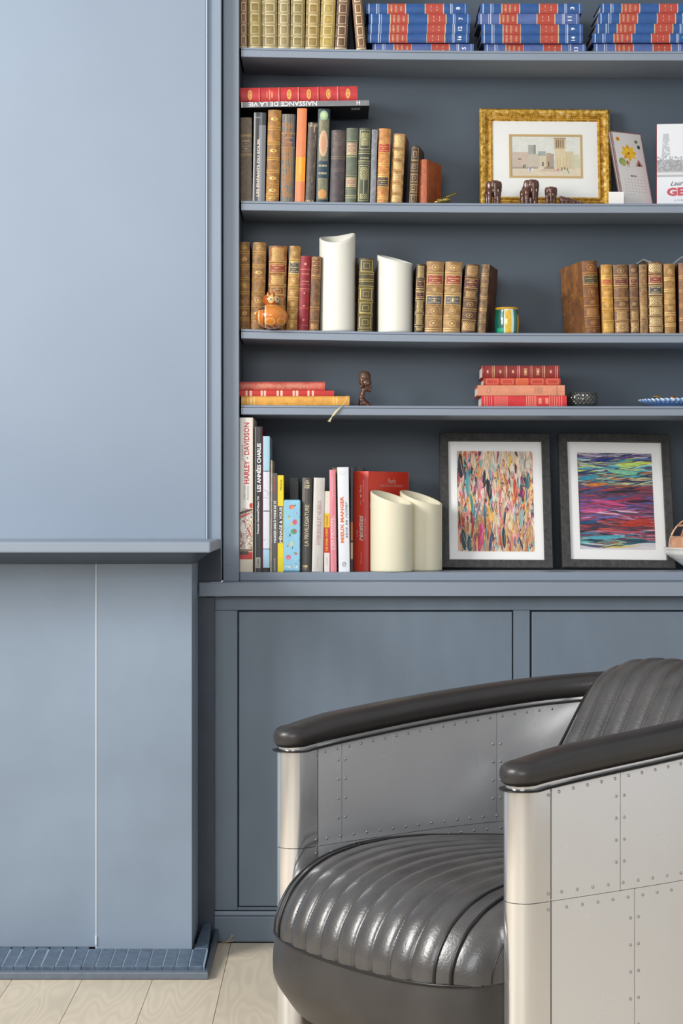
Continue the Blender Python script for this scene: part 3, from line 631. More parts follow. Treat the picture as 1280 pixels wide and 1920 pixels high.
book('leather_book', 'thin crumbling tan book with frayed head in the right hand row', 1200.3, 1215.5, 496, 3, T('#8c683e', [.2, .45, .7], 'NFNR', 50, '#c9a468', .25, '#b59768', wal=.5), '#5f4324', shift=-3, group=G3)
book('leather_book', 'brown book with bright gilt diamonds and two labels, right hand row', 1216.5, 1244.5, 491, 3, T('#74502f', [.1, .24, .38, .53, .68, .83], ['X', 'X', 'X', 'X', 'L3f4146', 'L8a3528', 'X'], 51, '#ecd49c', .14, '#4f331b', wal=.4), '#5a3a20', shift=-2, bands=[.24, .38, .53, .68, .83], group=G3)
book('leather_book', 'honey coloured book with gilt circles, second from the right frame edge', 1246.5, 1268, 494.5, 3, T('#a4793f', [.12, .28, .45, .62, .78], 'NRRRNR', 52, '#efd08a', .14, '#7a5528', wal=.35), '#70502a', shift=-2.5, group=G3)
book('leather_book', 'reddish brown book at the right edge of the frame, third shelf', 1274, 1300, 493, 3, T('#8a5a36', [.2, .4, .6, .8], 'NRNRN', 53, '#c9a06a'), '#5a3820', shift=-2, group=G3)
for (a, y, b_, y2, b3, y3, wh) in ((1193, 494, 1206, 486, 1221, 491, 'white slip of paper poking above the thin crumbling book'), (1262, 494, 1272, 485, 1284, 478, 'white slip of paper poking above the book at the right frame edge')):
    P = [at(a, y, 4.25), at(b_, y2, 4.25), at(b3, y3, 4.25), at(b3, y3+22, 4.25), at(b_, y2+26, 4.25), at(a, y+18, 4.25)]
    vs = [tuple(p) for p in P[:3]]+[(p.x, p.y+.03, p.z-.004) for p in P[:3]]
    cpt = at(b_, 500, 4.25)
    o = mesh_obj('paper_slip', [(v_[0]-cpt.x, v_[1]-cpt.y, v_[2]-cpt.z) for v_ in vs], [(0, 1, 4, 3), (1, 2, 5, 4)], flat('#dfe2e4', .6), loc=cpt)
    s_ = o.modifiers.new('thickness', 'SOLIDIFY'); s_.thickness = .0007; tag(o, wh, 'paper')

# --- fourth shelf flat books
GS = 'flat books on the fourth shelf'
def stack(items, k, zshelf):
    zb = zshelf
    for (label, a, b_, y, fn, cov, Z, dep, lay, kw) in items:
        th = PZ(y, Z)-zb-.0004
        book(kw.pop('kind', 'leather_book'), label, a, b_, 0, k, fn, cov, Z=Z, depth=dep, lay=lay, zb=zb, thick=th, group=GS, **kw)
        zb += th+.0004
def c_yel(w, h):
    c = Cv(w, h, '#e3a64a', seed=61).mottle(.06, 60, '#c98a32', 60, .68, .4)
    for p in (.85, .88, .12, .09, .06): c.hline(1-p if False else p, '#f4dc9a', .0007, .8)
    c.put(abs(c.U-.05) < .05, '#a9742c', .5); return c
def c_red2(w, h):
    c = Cv(w, h, '#c8302c', seed=62).mottle(.04, 60)
    for p in (.075, .12, .235, .27, .405, .445, .575, .61, .73, .775): c.put(abs(c.V-p) < .011, '#f4d8c0', .9)
    return c
def c_pink(w, h):
    c = Cv(w, h, '#c25a4c', seed=63).mottle(.1, 100, '#d98a72', 90, .5, .5); c.put(c.U < .16, '#a83a34', .6); c.put(c.U > .86, '#d9402f', .7)
    c.fil(w*.3, h*.2, w*.7, h*.8, '#d8a888', .45, 700, .6); return c
stack([('yellow tan book at the bottom of the left flat stack with a tassel', 452, 655, 742.3, c_yel, '#9c6c28', 4.213, .13, 1, dict(bulge=.1)),
       ('red book with pale double bands in the middle of the left flat stack', 448.6, 626, 732, c_red2, '#9a2320', 4.216, .125, 1, dict(bulge=.06)),
       ('worn coral red book on top of the left flat stack', 448.8, 609, 715.5, c_pink, '#b04a3a', 4.22, .12, 1, dict(bulge=.16))], 4, sag(4, -.1)+.0004)
def c_a(w, h):
    c = Cv(w, h, '#8b2f2e', seed=64).mottle(.08, 100)
    for k_ in range(7): c.hline(.03+k_*.162, '#e2bb8a', .001, .9); c.hline(.055+k_*.162, '#e2bb8a', .0006, .6)
    for k_ in range(6): c.ell(w*.5, h*(.115+k_*.162), w*.13, .002, '#ecc994', .9, gilt=1)
    for vv in (.44, .28): c.put((abs(c.V-vv) < .02)&(abs(c.U-.5) < .3)&(np.sin(c.X*1500)*np.sin(c.Y*1600) > -.2), '#e9c08c', .7)
    return c
def c_b(w, h):
    c = Cv(w, h, '#c24332', seed=65).mottle(.05, 80)
    for k_ in range(5): c.frame(w*.12, h*(.03+k_*.195), w*.88, h*(.18+k_*.195), .0009, '#e8a888', .85)
    c.rect(0, .42, 1, .58, '#d9703f', .6)
    for k_ in range(6): c.hline(.01+k_*.195, '#8e2018', .001, .7, 0)
    return c
def c_c(w, h):
    c = Cv(w, h, '#dd9272', seed=66).mottle(.04, 60); c.hline(.09, '#8a4a3c', .0006, .6, 0)
    c.put((abs(c.V-.3) < .05)&(abs(c.U-.5) < .34)&(np.sin(c.X*1100)*np.sin(c.Y*1300) > .1), '#8a5a50', .6)
    c.ell(w*.5, h*.87, w*.3, .004, '#8a5a50', .6, ring=.0009); return c
def c_d(w, h):
    c = Cv(w, h, '#cf3136', seed=67).mottle(.05, 60)
    for p0, p1, n in ((.06, .2, 6), (.36, .47, 6), (.7, .84, 7), (.88, .96, 4)):
        for q in np.linspace(p0, p1, n): c.put(abs(c.V-q) < .0045, '#f0a890', .75)
    for vv in (.23, .31): c.put((abs(c.V-vv) < .018)&(abs(c.U-.5) < .3)&(np.sin(c.X*1400)*np.sin(c.Y*1500) > -.2), '#f1cf9c', .8)
    return c
stack([('bright red striped book at the bottom of the right flat stack', 902, 1062, 741.5, c_d, '#b5262b', 4.214, .125, -1, dict(bulge=.08, page=PAGEW)),
       ('salmon pink book, second from bottom of the right flat stack', 895, 1058.5, 722, c_c, '#c05a48', 4.214, .125, -1, dict(bulge=.05, page=PAGEW)),
       ('orange red book with panelled spine, second from top of the right flat stack', 906, 1050.5, 708.5, c_b, '#9c2c22', 4.218, .11, -1, dict(bulge=.12, page=PAGEW)),
       ('dark maroon book with gold bands on top of the right flat stack', 903, 1049, 685, c_a, '#762526', 4.218, .11, -1, dict(bulge=.14, page=PAGEW, bands=[.03, .192, .354, .516, .678, .84, .98]))], 4, sag(4, .42)+.0004)

# --- bottom shelf
G5 = 'books on the bottom shelf'
def p_harley(w, h):
    c = Cv(w, h, '#ece7de', seed=71, ppm=1500); yt, yb = 783, 1076
    V = lambda y: vof(y, yt, yb)
    c.rect(0, V(1076), 1, V(1052), '#e6dac6'); c.rect(0, V(1052), 1, V(1038), '#c53a34'); c.put((c.V > V(1043))&(c.V < V(1037))&(c.U < .65), '#3a3230', .9); c.rect(0, V(1037), 1, V(1033), '#8a6a54')
    art = (c.V > V(1033))&(c.V < V(955))
    c.put(art, '#d9cbb8'); n = c.noise(350, 350); n2 = c.noise(500, 300)
    c.put(art&(abs(n-.5) < .09), '#6e5a50', .7); c.put(art&(n2 > .66), '#f4efe6', .9); c.put(art&(n2 < .2), '#b04040', .8)
    L = h
    c.stroke(w*.35, h*V(962), w*1.3, .006, .32, '#40302e'); c.stroke(w*.4, h*V(968), w*.9, .006, .35, '#d2443e'); c.ell(w*.88, h*V(950), .0045, .006, '#d4423c')
    c.stroke(w*.75, h*V(968), w*.7, .006, .5, '#c3ccd0'); c.stroke(w*.4, h*V(985), .022, .003, 1.7, '#c55058', .8); c.stroke(w*.7, h*V(1000), .024, .0045, 2.0, '#c0404a', .8)
    for i_ in range(5): c.ell(w*.45, h*V(1020), .006+.004*i_, .008+.004*i_, '#7a6a5e', .5, ring=.0008)
    c.ell(w*.25, h*V(992), .005, .012, '#f2eee6', .9)
    c.put(c.U > .93, '#c9b590', .8); c.put(c.U < .03, '#c9c4bb', .6)
    return c
book('hardback_book', 'tall white book with a large red title at the left end of the bottom shelf', 449, 474.5, 783, 5, p_harley, '#e4ddd0', m=PRINTM, bulge=.04, depth=.21, flush=True, group=G5, Z=4.206,
     texts=[('HARLEY - DAVIDSON', .52, vof(850.5, 783, 1076), .134, .0112, 90, '#c9373a', dict(bold=.02)), ('LE MONDE DE', .2, vof(849, 783, 1076), .034, .0035, 90, '#8a8580'),
            ('ALBERT SAISI', .35, vof(926, 783, 1076), .032, .0036, 90, '#9a938c') , ('FRANCIS', .62, vof(926, 783, 1076), .03, .0036, 90, '#9a938c')])
def p_char(w, h):
    c = Cv(w, h, '#2a2b2d', seed=72); c.put(c.U < .16, '#c8c8c6', .8); c.put((c.U > .6)&(c.U < .68), '#5a5c58', .7); c.put(c.U > .9, '#6b2028', .9)
    c.rect(.1, .025, .75, .1, '#b9b6ac', .9); c.put((c.V > .035)&(c.V < .09)&(abs(c.U-.42) < .14)&(np.sin(c.Y*1500) > -.1), '#303030', .9); return c
book('hardback_book', 'slim tall black book with white title, second on the bottom shelf', 477, 492, 800, 5, p_char, '#4a1820', m=PRINTM, bulge=.06, depth=.2, flush=True, group=G5,
     texts=[('LES ANNÉES CHARLIE', .5, vof(877, 800, 1074), .106, .0105, 90, '#f2f2f0', dict(bold=.03)), ('Francois Cavanna/Philippe Val', .46, vof(967, 800, 1074), .082, .0052, 90, '#e8e8e6', dict(bold=.02))])
def p_comic(w, h):
    c = Cv(w, h, '#d9dde6', seed=73); V = lambda y: vof(y, 818, 1074)
    c.rect(0, V(884), 1, 1, '#a9cede'); c.rect(0, V(1066), 1, V(1030), '#a9cfe6'); c.rect(0, 0, 1, V(1066), '#14161c')
    k_ = '#3c444c'
    for y, s_ in ((884, .3), (959, -.3), (1031, .25)):
        c.put(abs(c.V-V(y)-(s_*(c.U-.5)**2)*.03) < .0035, k_, .9)
    c.stroke(w*.45, h*V(921), .018, .0012, -.6, k_, 1, .3); c.stroke(w*.5, h*V(934), .014, .0012, -.1, k_, 1); c.stroke(w*.8, h*V(927), .012, .0012, 1.1, k_, 1)
    c.stroke(w*.2, h*V(1014), .012, .0012, .5, k_, 1); c.put(c.U < .06, '#a04048', .6); return c
book('comic_album', 'pale blue and white comic album spine on the bottom shelf', 492.5, 505.5, 818, 5, p_comic, '#8fb4c8', m=PRINTM, bulge=.04, depth=.2, flush=True, group=G5)
book('magazine', 'very thin grey booklet standing right of the pale blue album', 506, 509.5, 863, 5, plainc('#a59c84', 74), '#b5ad96', m=PRINTM, bulge=0, depth=.2, flush=True, group=G5, shift=1)
book('paperback_book', 'slim charcoal cookbook with white lettering beside the yellow one', 510, 519.6, 887, 5, plainc('#55504f', 75, .03), '#45403f', m=PRINTM, bulge=0, depth=.16, flush=True, group=G5,
     texts=[('MANGER SAIN À MOINS DE 2€', .5, vof(979, 887, 1074), .092, .0068, 90, '#efeeee', dict(bold=.02)), ('LAROUSSE', .5, vof(1060, 887, 1074), .028, .003, 90, '#cfcccc'), ('NATURE', .5, vof(909, 887, 1074), .036, .0024, 90, '#c8503c', dict(bold=.04))])
def p_yel(w, h):
    c = Cv(w, h, '#e8d020', seed=76).mottle(.02, 40); c.rect(.06, vof(1020, 891, 1075), .9, vof(950, 891, 1075), '#2c2a3c'); return c
book('paperback_book', 'bright yellow slim paperback on the bottom shelf', 520, 531.5, 891, 5, p_yel, '#c9b416', m=PRINTM, bulge=0, depth=.16, flush=True, group=G5,
     texts=[('MÉNAGE & VOUS!', .48, vof(985, 891, 1075), .079, .0075, 90, '#f6f4ee', dict(bold=.02)), ('Mylene', .6, vof(910, 891, 1075), .024, .005, 90, '#5a5220', dict(shear=.3))])
def p_stick(w, h):
    c = Cv(w, h, '#8fc6de', seed=77).mottle(.03, 60); V = lambda y: vof(y, 937, 1076)
    def P(x, y, r_, col, a_=.95, ry=None): c.ell(w*(x-531)/31, h*V(y), r_, ry or r_, col, a_)
    P(546, 951, .005, '#d2694e'); P(547, 952, .0025, '#e9a080'); P(550, 948, .002, '#4a8a5a')
    P(553, 963, .002, '#9a8fc0'); P(542, 972, .0025, '#d9b45a'); P(543, 969, .0015, '#3c7a4a')
    P(550, 980, .0045, '#d8566a', .95, .006); P(546, 984, .0025, '#d9c04a')
    P(549, 998, .006, '#4f9a5a'); P(550, 997, .0035, '#c04a7a'); P(544, 1005, .0015, '#3a6a3a', .9, .004)
    P(546, 1022, .002, '#e4d45a', .95, .006); P(541, 1026, .002, '#c8603c'); P(547, 1029, .001, '#2c5a7a', .9, .003)
    P(542, 1048, .005, '#d0506a'); P(542, 1049, .003, '#e88a9a'); P(552, 1041, .0028, '#c86a3c'); P(550, 1039, .0015, '#2f7a4a'); P(552, 1060, .002, '#a08ac0')
    for k_ in range(9): c.ell(w*.88, h*(.06+k_*.1), .0018, .0022, ('#c86a6a', '#5a8a6a', '#a090c0')[k_ % 3], .8); c.ell(w*.1, h*(.1+k_*.1), .0012, .0018, ('#8aa86a', '#c89ab0', '#7aa0c0')[k_ % 3], .7)
    c.put((abs(c.V-V(1067)) < .013)&(abs(c.U-.48) < .3)&(c.noise(700) > .45), '#f1eee6', .9)
    c.put((abs(c.V-V(1067)) < .008)&(abs(c.U-.4) < .2)&(c.noise(800) > .6), '#7a5a50', .9); return c
Zs = 4.208
rt = empty('sticker_box', ((PX(531, Zs)+PX(562.5, Zs))/2, Zs, .801), (0, math.radians(.4), 0), 'light blue padded book dotted with fruit stickers on the bottom shelf', 'book', G5)
ws = PX(562.5, Zs)-PX(531, Zs); hs = PZ(937, Zs)-.801
c = p_stick(ws*1.25, hs)
th = (c.U-.5)*2; ex = 6
xx = np.sign(th)*(1-(1-abs(th))**1.6)*ws/2; yy = .006*np.clip((abs(th)-.72)/.28, 0, 1)**2
zz = c.V*hs; cr_ = np.clip(1-np.minimum(c.V*hs, (1-c.V)*hs)/.005, 0, 1); yy = yy+.004*cr_**2; xx = xx*(1-.10*cr_**2)
grid_obj('cover', np.stack([xx, yy, zz], -1), PRINTM, rt, c.a, c.g)
box('page_block', -ws/2+.001, ws/2-.001, .0062, .11, .002, hs-.002, mat('pale_blue_board', '#8cc0d8', .5), rt, .004)
def p_blk(w, h):
    c = Cv(w, h, '#121313', seed=78)
    for vv in (.94, .9, .87, .83, .8): c.put((abs(c.V-vv) < .007)&(abs(c.U-.75) < .12)&(np.sin(c.X*3000) > -.5), '#a99a5a', .7)
    return c
book('paperback_book', 'black book set back behind the light blue sticker book', 543.5, 559.5, 896, 5, p_blk, '#101010', Z=4.24 if False else 4.33, m=PRINTM, bulge=0, depth=.14, flush=True, group=G5)
def p_priv(w, h):
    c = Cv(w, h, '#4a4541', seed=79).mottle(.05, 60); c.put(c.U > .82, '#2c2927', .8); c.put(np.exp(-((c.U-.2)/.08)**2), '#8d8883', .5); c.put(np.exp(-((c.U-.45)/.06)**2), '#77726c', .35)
    for j, vv in enumerate((.965, .945, .915, .893)): c.put((abs(c.V-vv) < .007)&(abs(c.U-.45) < (.16, .24, .26, .22)[j])&(np.sin(c.X*3600) > -.5), '#e2d3a8', .9)
    for vv, hw in ((.063, .26), (.052, .22), (.03, .24)): c.put((abs(c.V-vv) < (.008 if vv > .04 else .003))&(abs(c.U-.42) < hw)&(c.noise(900) > .35), '#dcc98e', .9)
    return c
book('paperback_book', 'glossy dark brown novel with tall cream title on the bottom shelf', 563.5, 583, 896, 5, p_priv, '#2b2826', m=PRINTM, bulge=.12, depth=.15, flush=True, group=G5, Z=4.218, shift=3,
     texts=[('LA PRIVILÉGIATURE', .45, vof(985.5, 896, 1073), .0905, .0115, 90, '#e4d6ae', dict(bold=.0))])
def p_hyp(w, h):
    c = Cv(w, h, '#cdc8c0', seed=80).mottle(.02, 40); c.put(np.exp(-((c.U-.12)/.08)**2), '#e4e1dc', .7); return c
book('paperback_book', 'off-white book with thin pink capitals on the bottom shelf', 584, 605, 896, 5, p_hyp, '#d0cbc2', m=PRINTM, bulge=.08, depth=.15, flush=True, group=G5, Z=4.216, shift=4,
     texts=[('HYPERSENSIBLE ET HEUREUX', .55, vof(980, 896, 1073), .097, .0085, 90, '#c08a92'), ('LEDUC', .5, vof(1055, 896, 1073), .03, .0022, 90, '#b4aea6')])
def p_veg(w, h):
    c = Cv(w, h, '#e4e2de', seed=81); V = lambda y: vof(y, 921, 1073)
    c.rect(0, V(989), 1, V(963), '#e8c81e'); c.rect(0, V(1037), 1, V(989), '#cc3a30'); c.put((c.V > V(962))&(c.U > .5)&(np.sin(c.Y*1300) > .2)&(c.U < .8), '#e0cf5a', .8)
    c.put((c.V < V(1037))&(c.U < .12), '#a02c34', .9); return c
book('paperback_book', 'short book banded white, yellow and red on the bottom shelf', 606, 618, 921, 5, p_veg, '#b03038', m=PRINTM, bulge=0, depth=.14, flush=True, group=G5, Z=4.22,
     texts=[("CE SOIR, C'EST", .55, vof(1012, 921, 1073), .05, .0048, 90, '#f0cf3a', dict(bold=.03)), ('VEGGIE', .55, vof(977, 921, 1073), .024, .0048, 90, '#d9862e', dict(bold=.03)), ('LA PLAGE', .55, vof(1053, 921, 1073), .017, .002, 90, '#c05a50')])
def p_pink(w, h):
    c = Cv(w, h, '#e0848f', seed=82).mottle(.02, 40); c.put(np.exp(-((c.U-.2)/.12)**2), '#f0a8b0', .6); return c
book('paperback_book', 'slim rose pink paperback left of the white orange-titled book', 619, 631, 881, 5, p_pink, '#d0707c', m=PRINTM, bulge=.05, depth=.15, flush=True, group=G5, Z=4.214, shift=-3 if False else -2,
     texts=[('CES PETITES', .35, vof(1002, 881, 1074), .07, .0034, 90, '#f9e6e8', dict(bold=.02)), ('INTOLERANCES', .7, vof(1000, 881, 1074), .074, .0036, 90, '#f6c9d0', dict(bold=.02)), ('Camille Lesur', .45, vof(915, 881, 1074), .05, .003, 90, '#f9dfe2')])
book('paperback_book', 'thin tan-edged book pushed back behind the pink paperback', 622.5, 633, 877, 5, lambda w, h: Cv(w, h, '#a98a52', seed=83).mottle(.2, 100), '#dfe3e6', Z=4.37, m=PRINTM, bulge=0, depth=.11, flush=True, group=G5)
def p_mieux(w, h):
    c = Cv(w, h, '#e6e8ec', seed=84); c.put(c.U > .93, '#b9bdc4', .6); c.frame(w*.2, h*.93, w*.75, h*.955, .0007, '#b0b6c0', .6)
    cy = h*vof(1060, 876, 1075); c.ell(w*.5, cy, .0042, .0042, '#33363a', .95, ring=.0013); c.stroke(w*.5, cy, .009, .0014, .9, '#33363a'); c.put((abs(c.Y-cy+.006) < .0006)&(abs(c.U-.5) < .2), '#8a8e94', .7); return c
book('paperback_book', 'white book with bold orange title on the bottom shelf', 634.5, 656, 876, 5, p_mieux, '#dfe1e5', m=PRINTM, bulge=.05, depth=.15, flush=True, group=G5, Z=4.208, shift=-2.5,
     texts=[('MIEUX MANGER', .36, vof(975.5, 876, 1075), .1015, .0075, 90, '#e2713c', dict(bold=.035)), ('sans se ruiner', .72, vof(976, 876, 1075), .08, .006, 90, '#5a6a7a', dict(shear=.3))])
book('paperback_book', 'narrow dark book squeezed between the white book and the red one', 657, 661.5, 877, 5, lambda w, h: Cv(w, h, '#3a3436', seed=85).rect(0, .3, 1, .48, '#c0703c').rect(0, .12, 1, .28, '#d8b49c'), '#1c1a1c', m=PRINTM, bulge=0, depth=.14, flush=True, group=G5, Z=4.23)
book('paperback_book', 'black book lying behind the red cookbook with only its top edge showing', 668, 680, 874, 5, plainc('#1a1a1c', 86), '#141416', m=PRINTM, bulge=0, depth=.09, flush=True, group=G5, Z=4.40)
# red cookbook turned to show its front cover
def p_recs(w, h):
    c = Cv(w, h, '#ff5442', seed=87); c.put(np.exp(-((c.U-.86)/.16)**2), '#ee8088', .75); c.put(c.U > .985, '#c02a24', .8)  # pink band towards the right edge is a painted reflection
    cy = vof(941, 884, 1075); c.stroke(w*.5, h*cy-.004, .012, .0011, math.pi/2, '#f4e4e0'); c.ell(w*.5, h*(cy+.05), .0016, .003, '#f4e4e0'); return c
def p_recc(w, h):
    c = Cv(w, h, '#ff4a34', seed=88); c.rect(.02, vof(955, 884, 1075), .2, vof(944, 884, 1075), '#f0e8e4', .9); c.put(c.U > .985, '#f0a090', .6); return c
yr = 31
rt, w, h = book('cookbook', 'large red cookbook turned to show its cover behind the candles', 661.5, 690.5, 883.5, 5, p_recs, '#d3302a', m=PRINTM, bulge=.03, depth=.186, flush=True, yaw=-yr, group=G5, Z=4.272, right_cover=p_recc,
     texts=[('recettes', .52, vof(993, 884, 1075), .056, .011, 90, '#fbe9e4', dict(shear=.25, bold=.02)), ('LES', .27, vof(1003, 884, 1075), .014, .0035, 90, '#fbe9e4'), ('DE MA VIE', .78, vof(994, 884, 1075), .046, .0032, 90, '#fbd4d0'),
            ('Perla', .5, vof(918, 884, 1075), .016, .005, 90, '#fbd9d4', dict(shear=.25)), ('SERVAN-SCHREIBER', .68, vof(922, 884, 1075), .05, .003, 90, '#f8c9c6'), ('Flammarion', .52, vof(1050, 884, 1075), .026, .003, 90, '#f8c9c6')])
sub = empty('cover_title', (w/2+.0012, 0, 0), (0, 0, math.pi/2)); sub.parent = rt
text(sub, 'Perla', .186*.56, h*vof(902, 884, 1075), .036, .0115, 0, '#f6dcd4', lift=0, shear=.2)
text(sub, 'SERVAN-SCHREIBER', .186*.56, h*vof(911.5, 884, 1075), .104, .0052, 0, '#eec0b4', lift=0)

# ------------------------------------------------------------------ lathe helpers
def lathe(name, prof, m, parent=None, n=64, loc=None, smooth=True, canvas=None, mod=None):
    pr = np.array(prof, float); t = np.linspace(0, 2*math.pi, n, endpoint=False)+math.pi/2
    R, Tt = np.meshgrid(pr[:, 0], t, indexing='ij'); Zz = np.repeat(pr[:, 1][:, None], n, 1)
    if mod is not None: R, Zz = mod(R, Tt, Zz)
    P = np.stack([R*np.cos(Tt), R*np.sin(Tt), Zz], -1)
    C = A = None
    if canvas is not None: C = canvas(P, (Tt-math.pi/2)/(2*math.pi)); A = None
    return grid_obj(name, P, m, parent, C, A, closed_u=True, smooth=smooth, loc=loc)
def resample(prof, n):
    pr = np.array(prof, float); d = np.r_[0, np.cumsum(np.hypot(*np.diff(pr, axis=0).T))]
    t = np.linspace(0, d[-1], n); return np.stack([np.interp(t, d, pr[:, 0]), np.interp(t, d, pr[:, 1])], 1)

# ------------------------------------------------------------------ candles
WAX = mat('ivory_wax', '#e9e7dc', .42, sss=.25); WAXY = mat('warm_ivory_wax', '#e8e1c6', .42, sss=.25)
def candle(label, x0, x1, k, Zc, yl, yr_, back, m, group, dip=0.):
    R_ = (x1-x0)/2*Zc/F; X = PX((x0+x1)/2, Zc); z0 = sag(k, X)+.0003
    hl = PZ(yl, Zc)-z0; hr = PZ(yr_, Zc)-z0; Hc = (hl+hr)/2; sl = (hr-hl)/2
    rt = empty('pillar_candle', (X, Zc, z0), (0, 0, 0), label, 'candle', group)
    def rim(t): return Hc+sl*np.cos(t)+back*np.sin(t)+dip*(np.cos(2*t)-1)
    pr = [(.001, 0), (R_-.002, 0), (R_, .002)]+[(R_, a_) for a_ in np.linspace(.03, 1, 14)]+[(R_-.0012, 1.012), (R_-.0035, 1.012), (R_-.005, 1.0), (R_-.006, .9), (R_-.006, .82), (.001, .8)]
    def mod(R, T, Z_):
        h = rim(T); return R, np.where(Z_ > .9, h+(Z_-1)*.09, np.where(Z_ >= .01, Z_*h, Z_))
    lathe('wax_body', pr, m, rt, 72, mod=mod)
    zc = min(hl, hr)*.8
    lathe('flame_tip', [(.0005, 0), (.0035, .001), (.0042, .006), (.002, .012), (.0004, .018)], WAX, rt, 16, loc=(0, 0, zc+.0005))
    return rt
GC = 'white pillar candles on the shelves'
candle('tall white pillar candle with scooped rim on the third shelf', 598.5, 666, 3, 4.246, 447, 439, .012, WAX, GC, .0035)
candle('shorter white pillar candle on the third shelf', 707, 773.5, 3, 4.246, 479, 495, .0075, WAX, GC, 0)
candle('ivory pillar candle in front of the red cookbook on the bottom shelf', 694, 773.5, 5, 4.244, 922, 945, .009, WAXY, GC)
candle('ivory pillar candle standing behind and right of another candle, bottom shelf', 749.5, 828.5, 5, 4.304, 922, 945, .009, WAXY, GC)

# ------------------------------------------------------------------ framed pictures
def frame_pic(label, X, Z, z0, w, h, fw, depth, m, matm, art, artbox, lean, yaw=0, roll=0, prof=None, inner=None, name='picture_frame', glass=True):
    rt = empty(name, (X, Z, z0), (-lean, roll, yaw), label, 'picture')
    prof = prof or [(0, 0), (0, -depth*.9), (.0015, -depth), (fw-.0015, -depth), (fw, -depth*.9), (fw, -.002), (fw, 0)]
    cs = [(-w/2, 0), (w/2, 0), (w/2, h), (-w/2, h)]; dirs = [(1, 1), (-1, 1), (-1, -1), (1, -1)]
    for i in range(4):
        j = (i+1) % 4; vs = []
        for c_, d_ in ((cs[i], dirs[i]), (cs[j], dirs[j])):
            for s_, y in prof: vs.append((c_[0]+d_[0]*s_, y, c_[1]+d_[1]*s_))
        n = len(prof); fs = [(a, a+1, a+1+n, a+n) for a in range(n-1)]+[(n-1, 0, n, 2*n-1)]+[tuple(range(n)), tuple(range(n, 2*n))[::-1]]
        bm = bmesh.new(); V_ = [bm.verts.new(p) for p in vs]
        for f in fs: bm.faces.new([V_[q] for q in f])
        bm_obj('frame_side', bm, m, rt)
    box('backing_board', -w/2+.003, w/2-.003, -.003, -.0005, .003, h-.003, flat('#6b5a45', .8), rt)
    g0 = -depth*.45
    a0, a1, b0, b1 = artbox  # window in the mount
    bm = bmesh.new(); x0, x1, zz0, zz1 = -w/2+fw-.002, w/2-fw+.002, fw-.002, h-fw+.002
    for (p0, p1, q0, q1) in ((x0, x1, zz0, b0), (x0, x1, b1, zz1), (x0, a0, b0, b1), (a1, x1, b0, b1)): bx(bm, p0, p1, g0-.0012, g0, q0, q1)
    bmesh.ops.remove_doubles(bm, verts=bm.verts, dist=1e-6)
    bm_obj('mount', bm, matm, rt)
    c_ = art(a1-a0+.002, b1-b0+.002)
    grid_obj('print', np.stack([a0-.001+c_.X, np.full_like(c_.X, g0+.0004), b0-.001+c_.Y], -1), MATTEP, rt, c_.a, c_.g)
    if glass:
        mesh_obj('glass_pane', [(x0, g0-.0025, zz0), (x1, g0-.0025, zz0), (x1, g0-.0025, zz1), (x0, g0-.0025, zz1)], [(0, 1, 2, 3)], GLASS, rt)
    return rt
GLASS = bpy.data.materials.new('picture_glass'); GLASS.use_nodes = True
nt = GLASS.node_tree; nt.nodes.clear(); out = nt.nodes.new('ShaderNodeOutputMaterial'); mx = nt.nodes.new('ShaderNodeMixShader'); tr = nt.nodes.new('ShaderNodeBsdfTransparent'); gl = nt.nodes.new('ShaderNodeBsdfGlossy'); gl.inputs['Roughness'].default_value = .03
fr = nt.nodes.new('ShaderNodeFresnel'); fr.inputs[0].default_value = 1.2
nt.links.new(fr.outputs[0], mx.inputs[0]); nt.links.new(tr.outputs[0], mx.inputs[1]); nt.links.new(gl.outputs[0], mx.inputs[2]); nt.links.new(mx.outputs[0], out.inputs[0])
BLACKW = mat('black_stained_wood', '#3f3e3d', .5, bump=1.0, bscale=160, vary=.35, vscale=90, stretch=(1.2, 1.2, 1.2))
MOUNT = mat('white_mount_card', '#f4f4f2', .8)
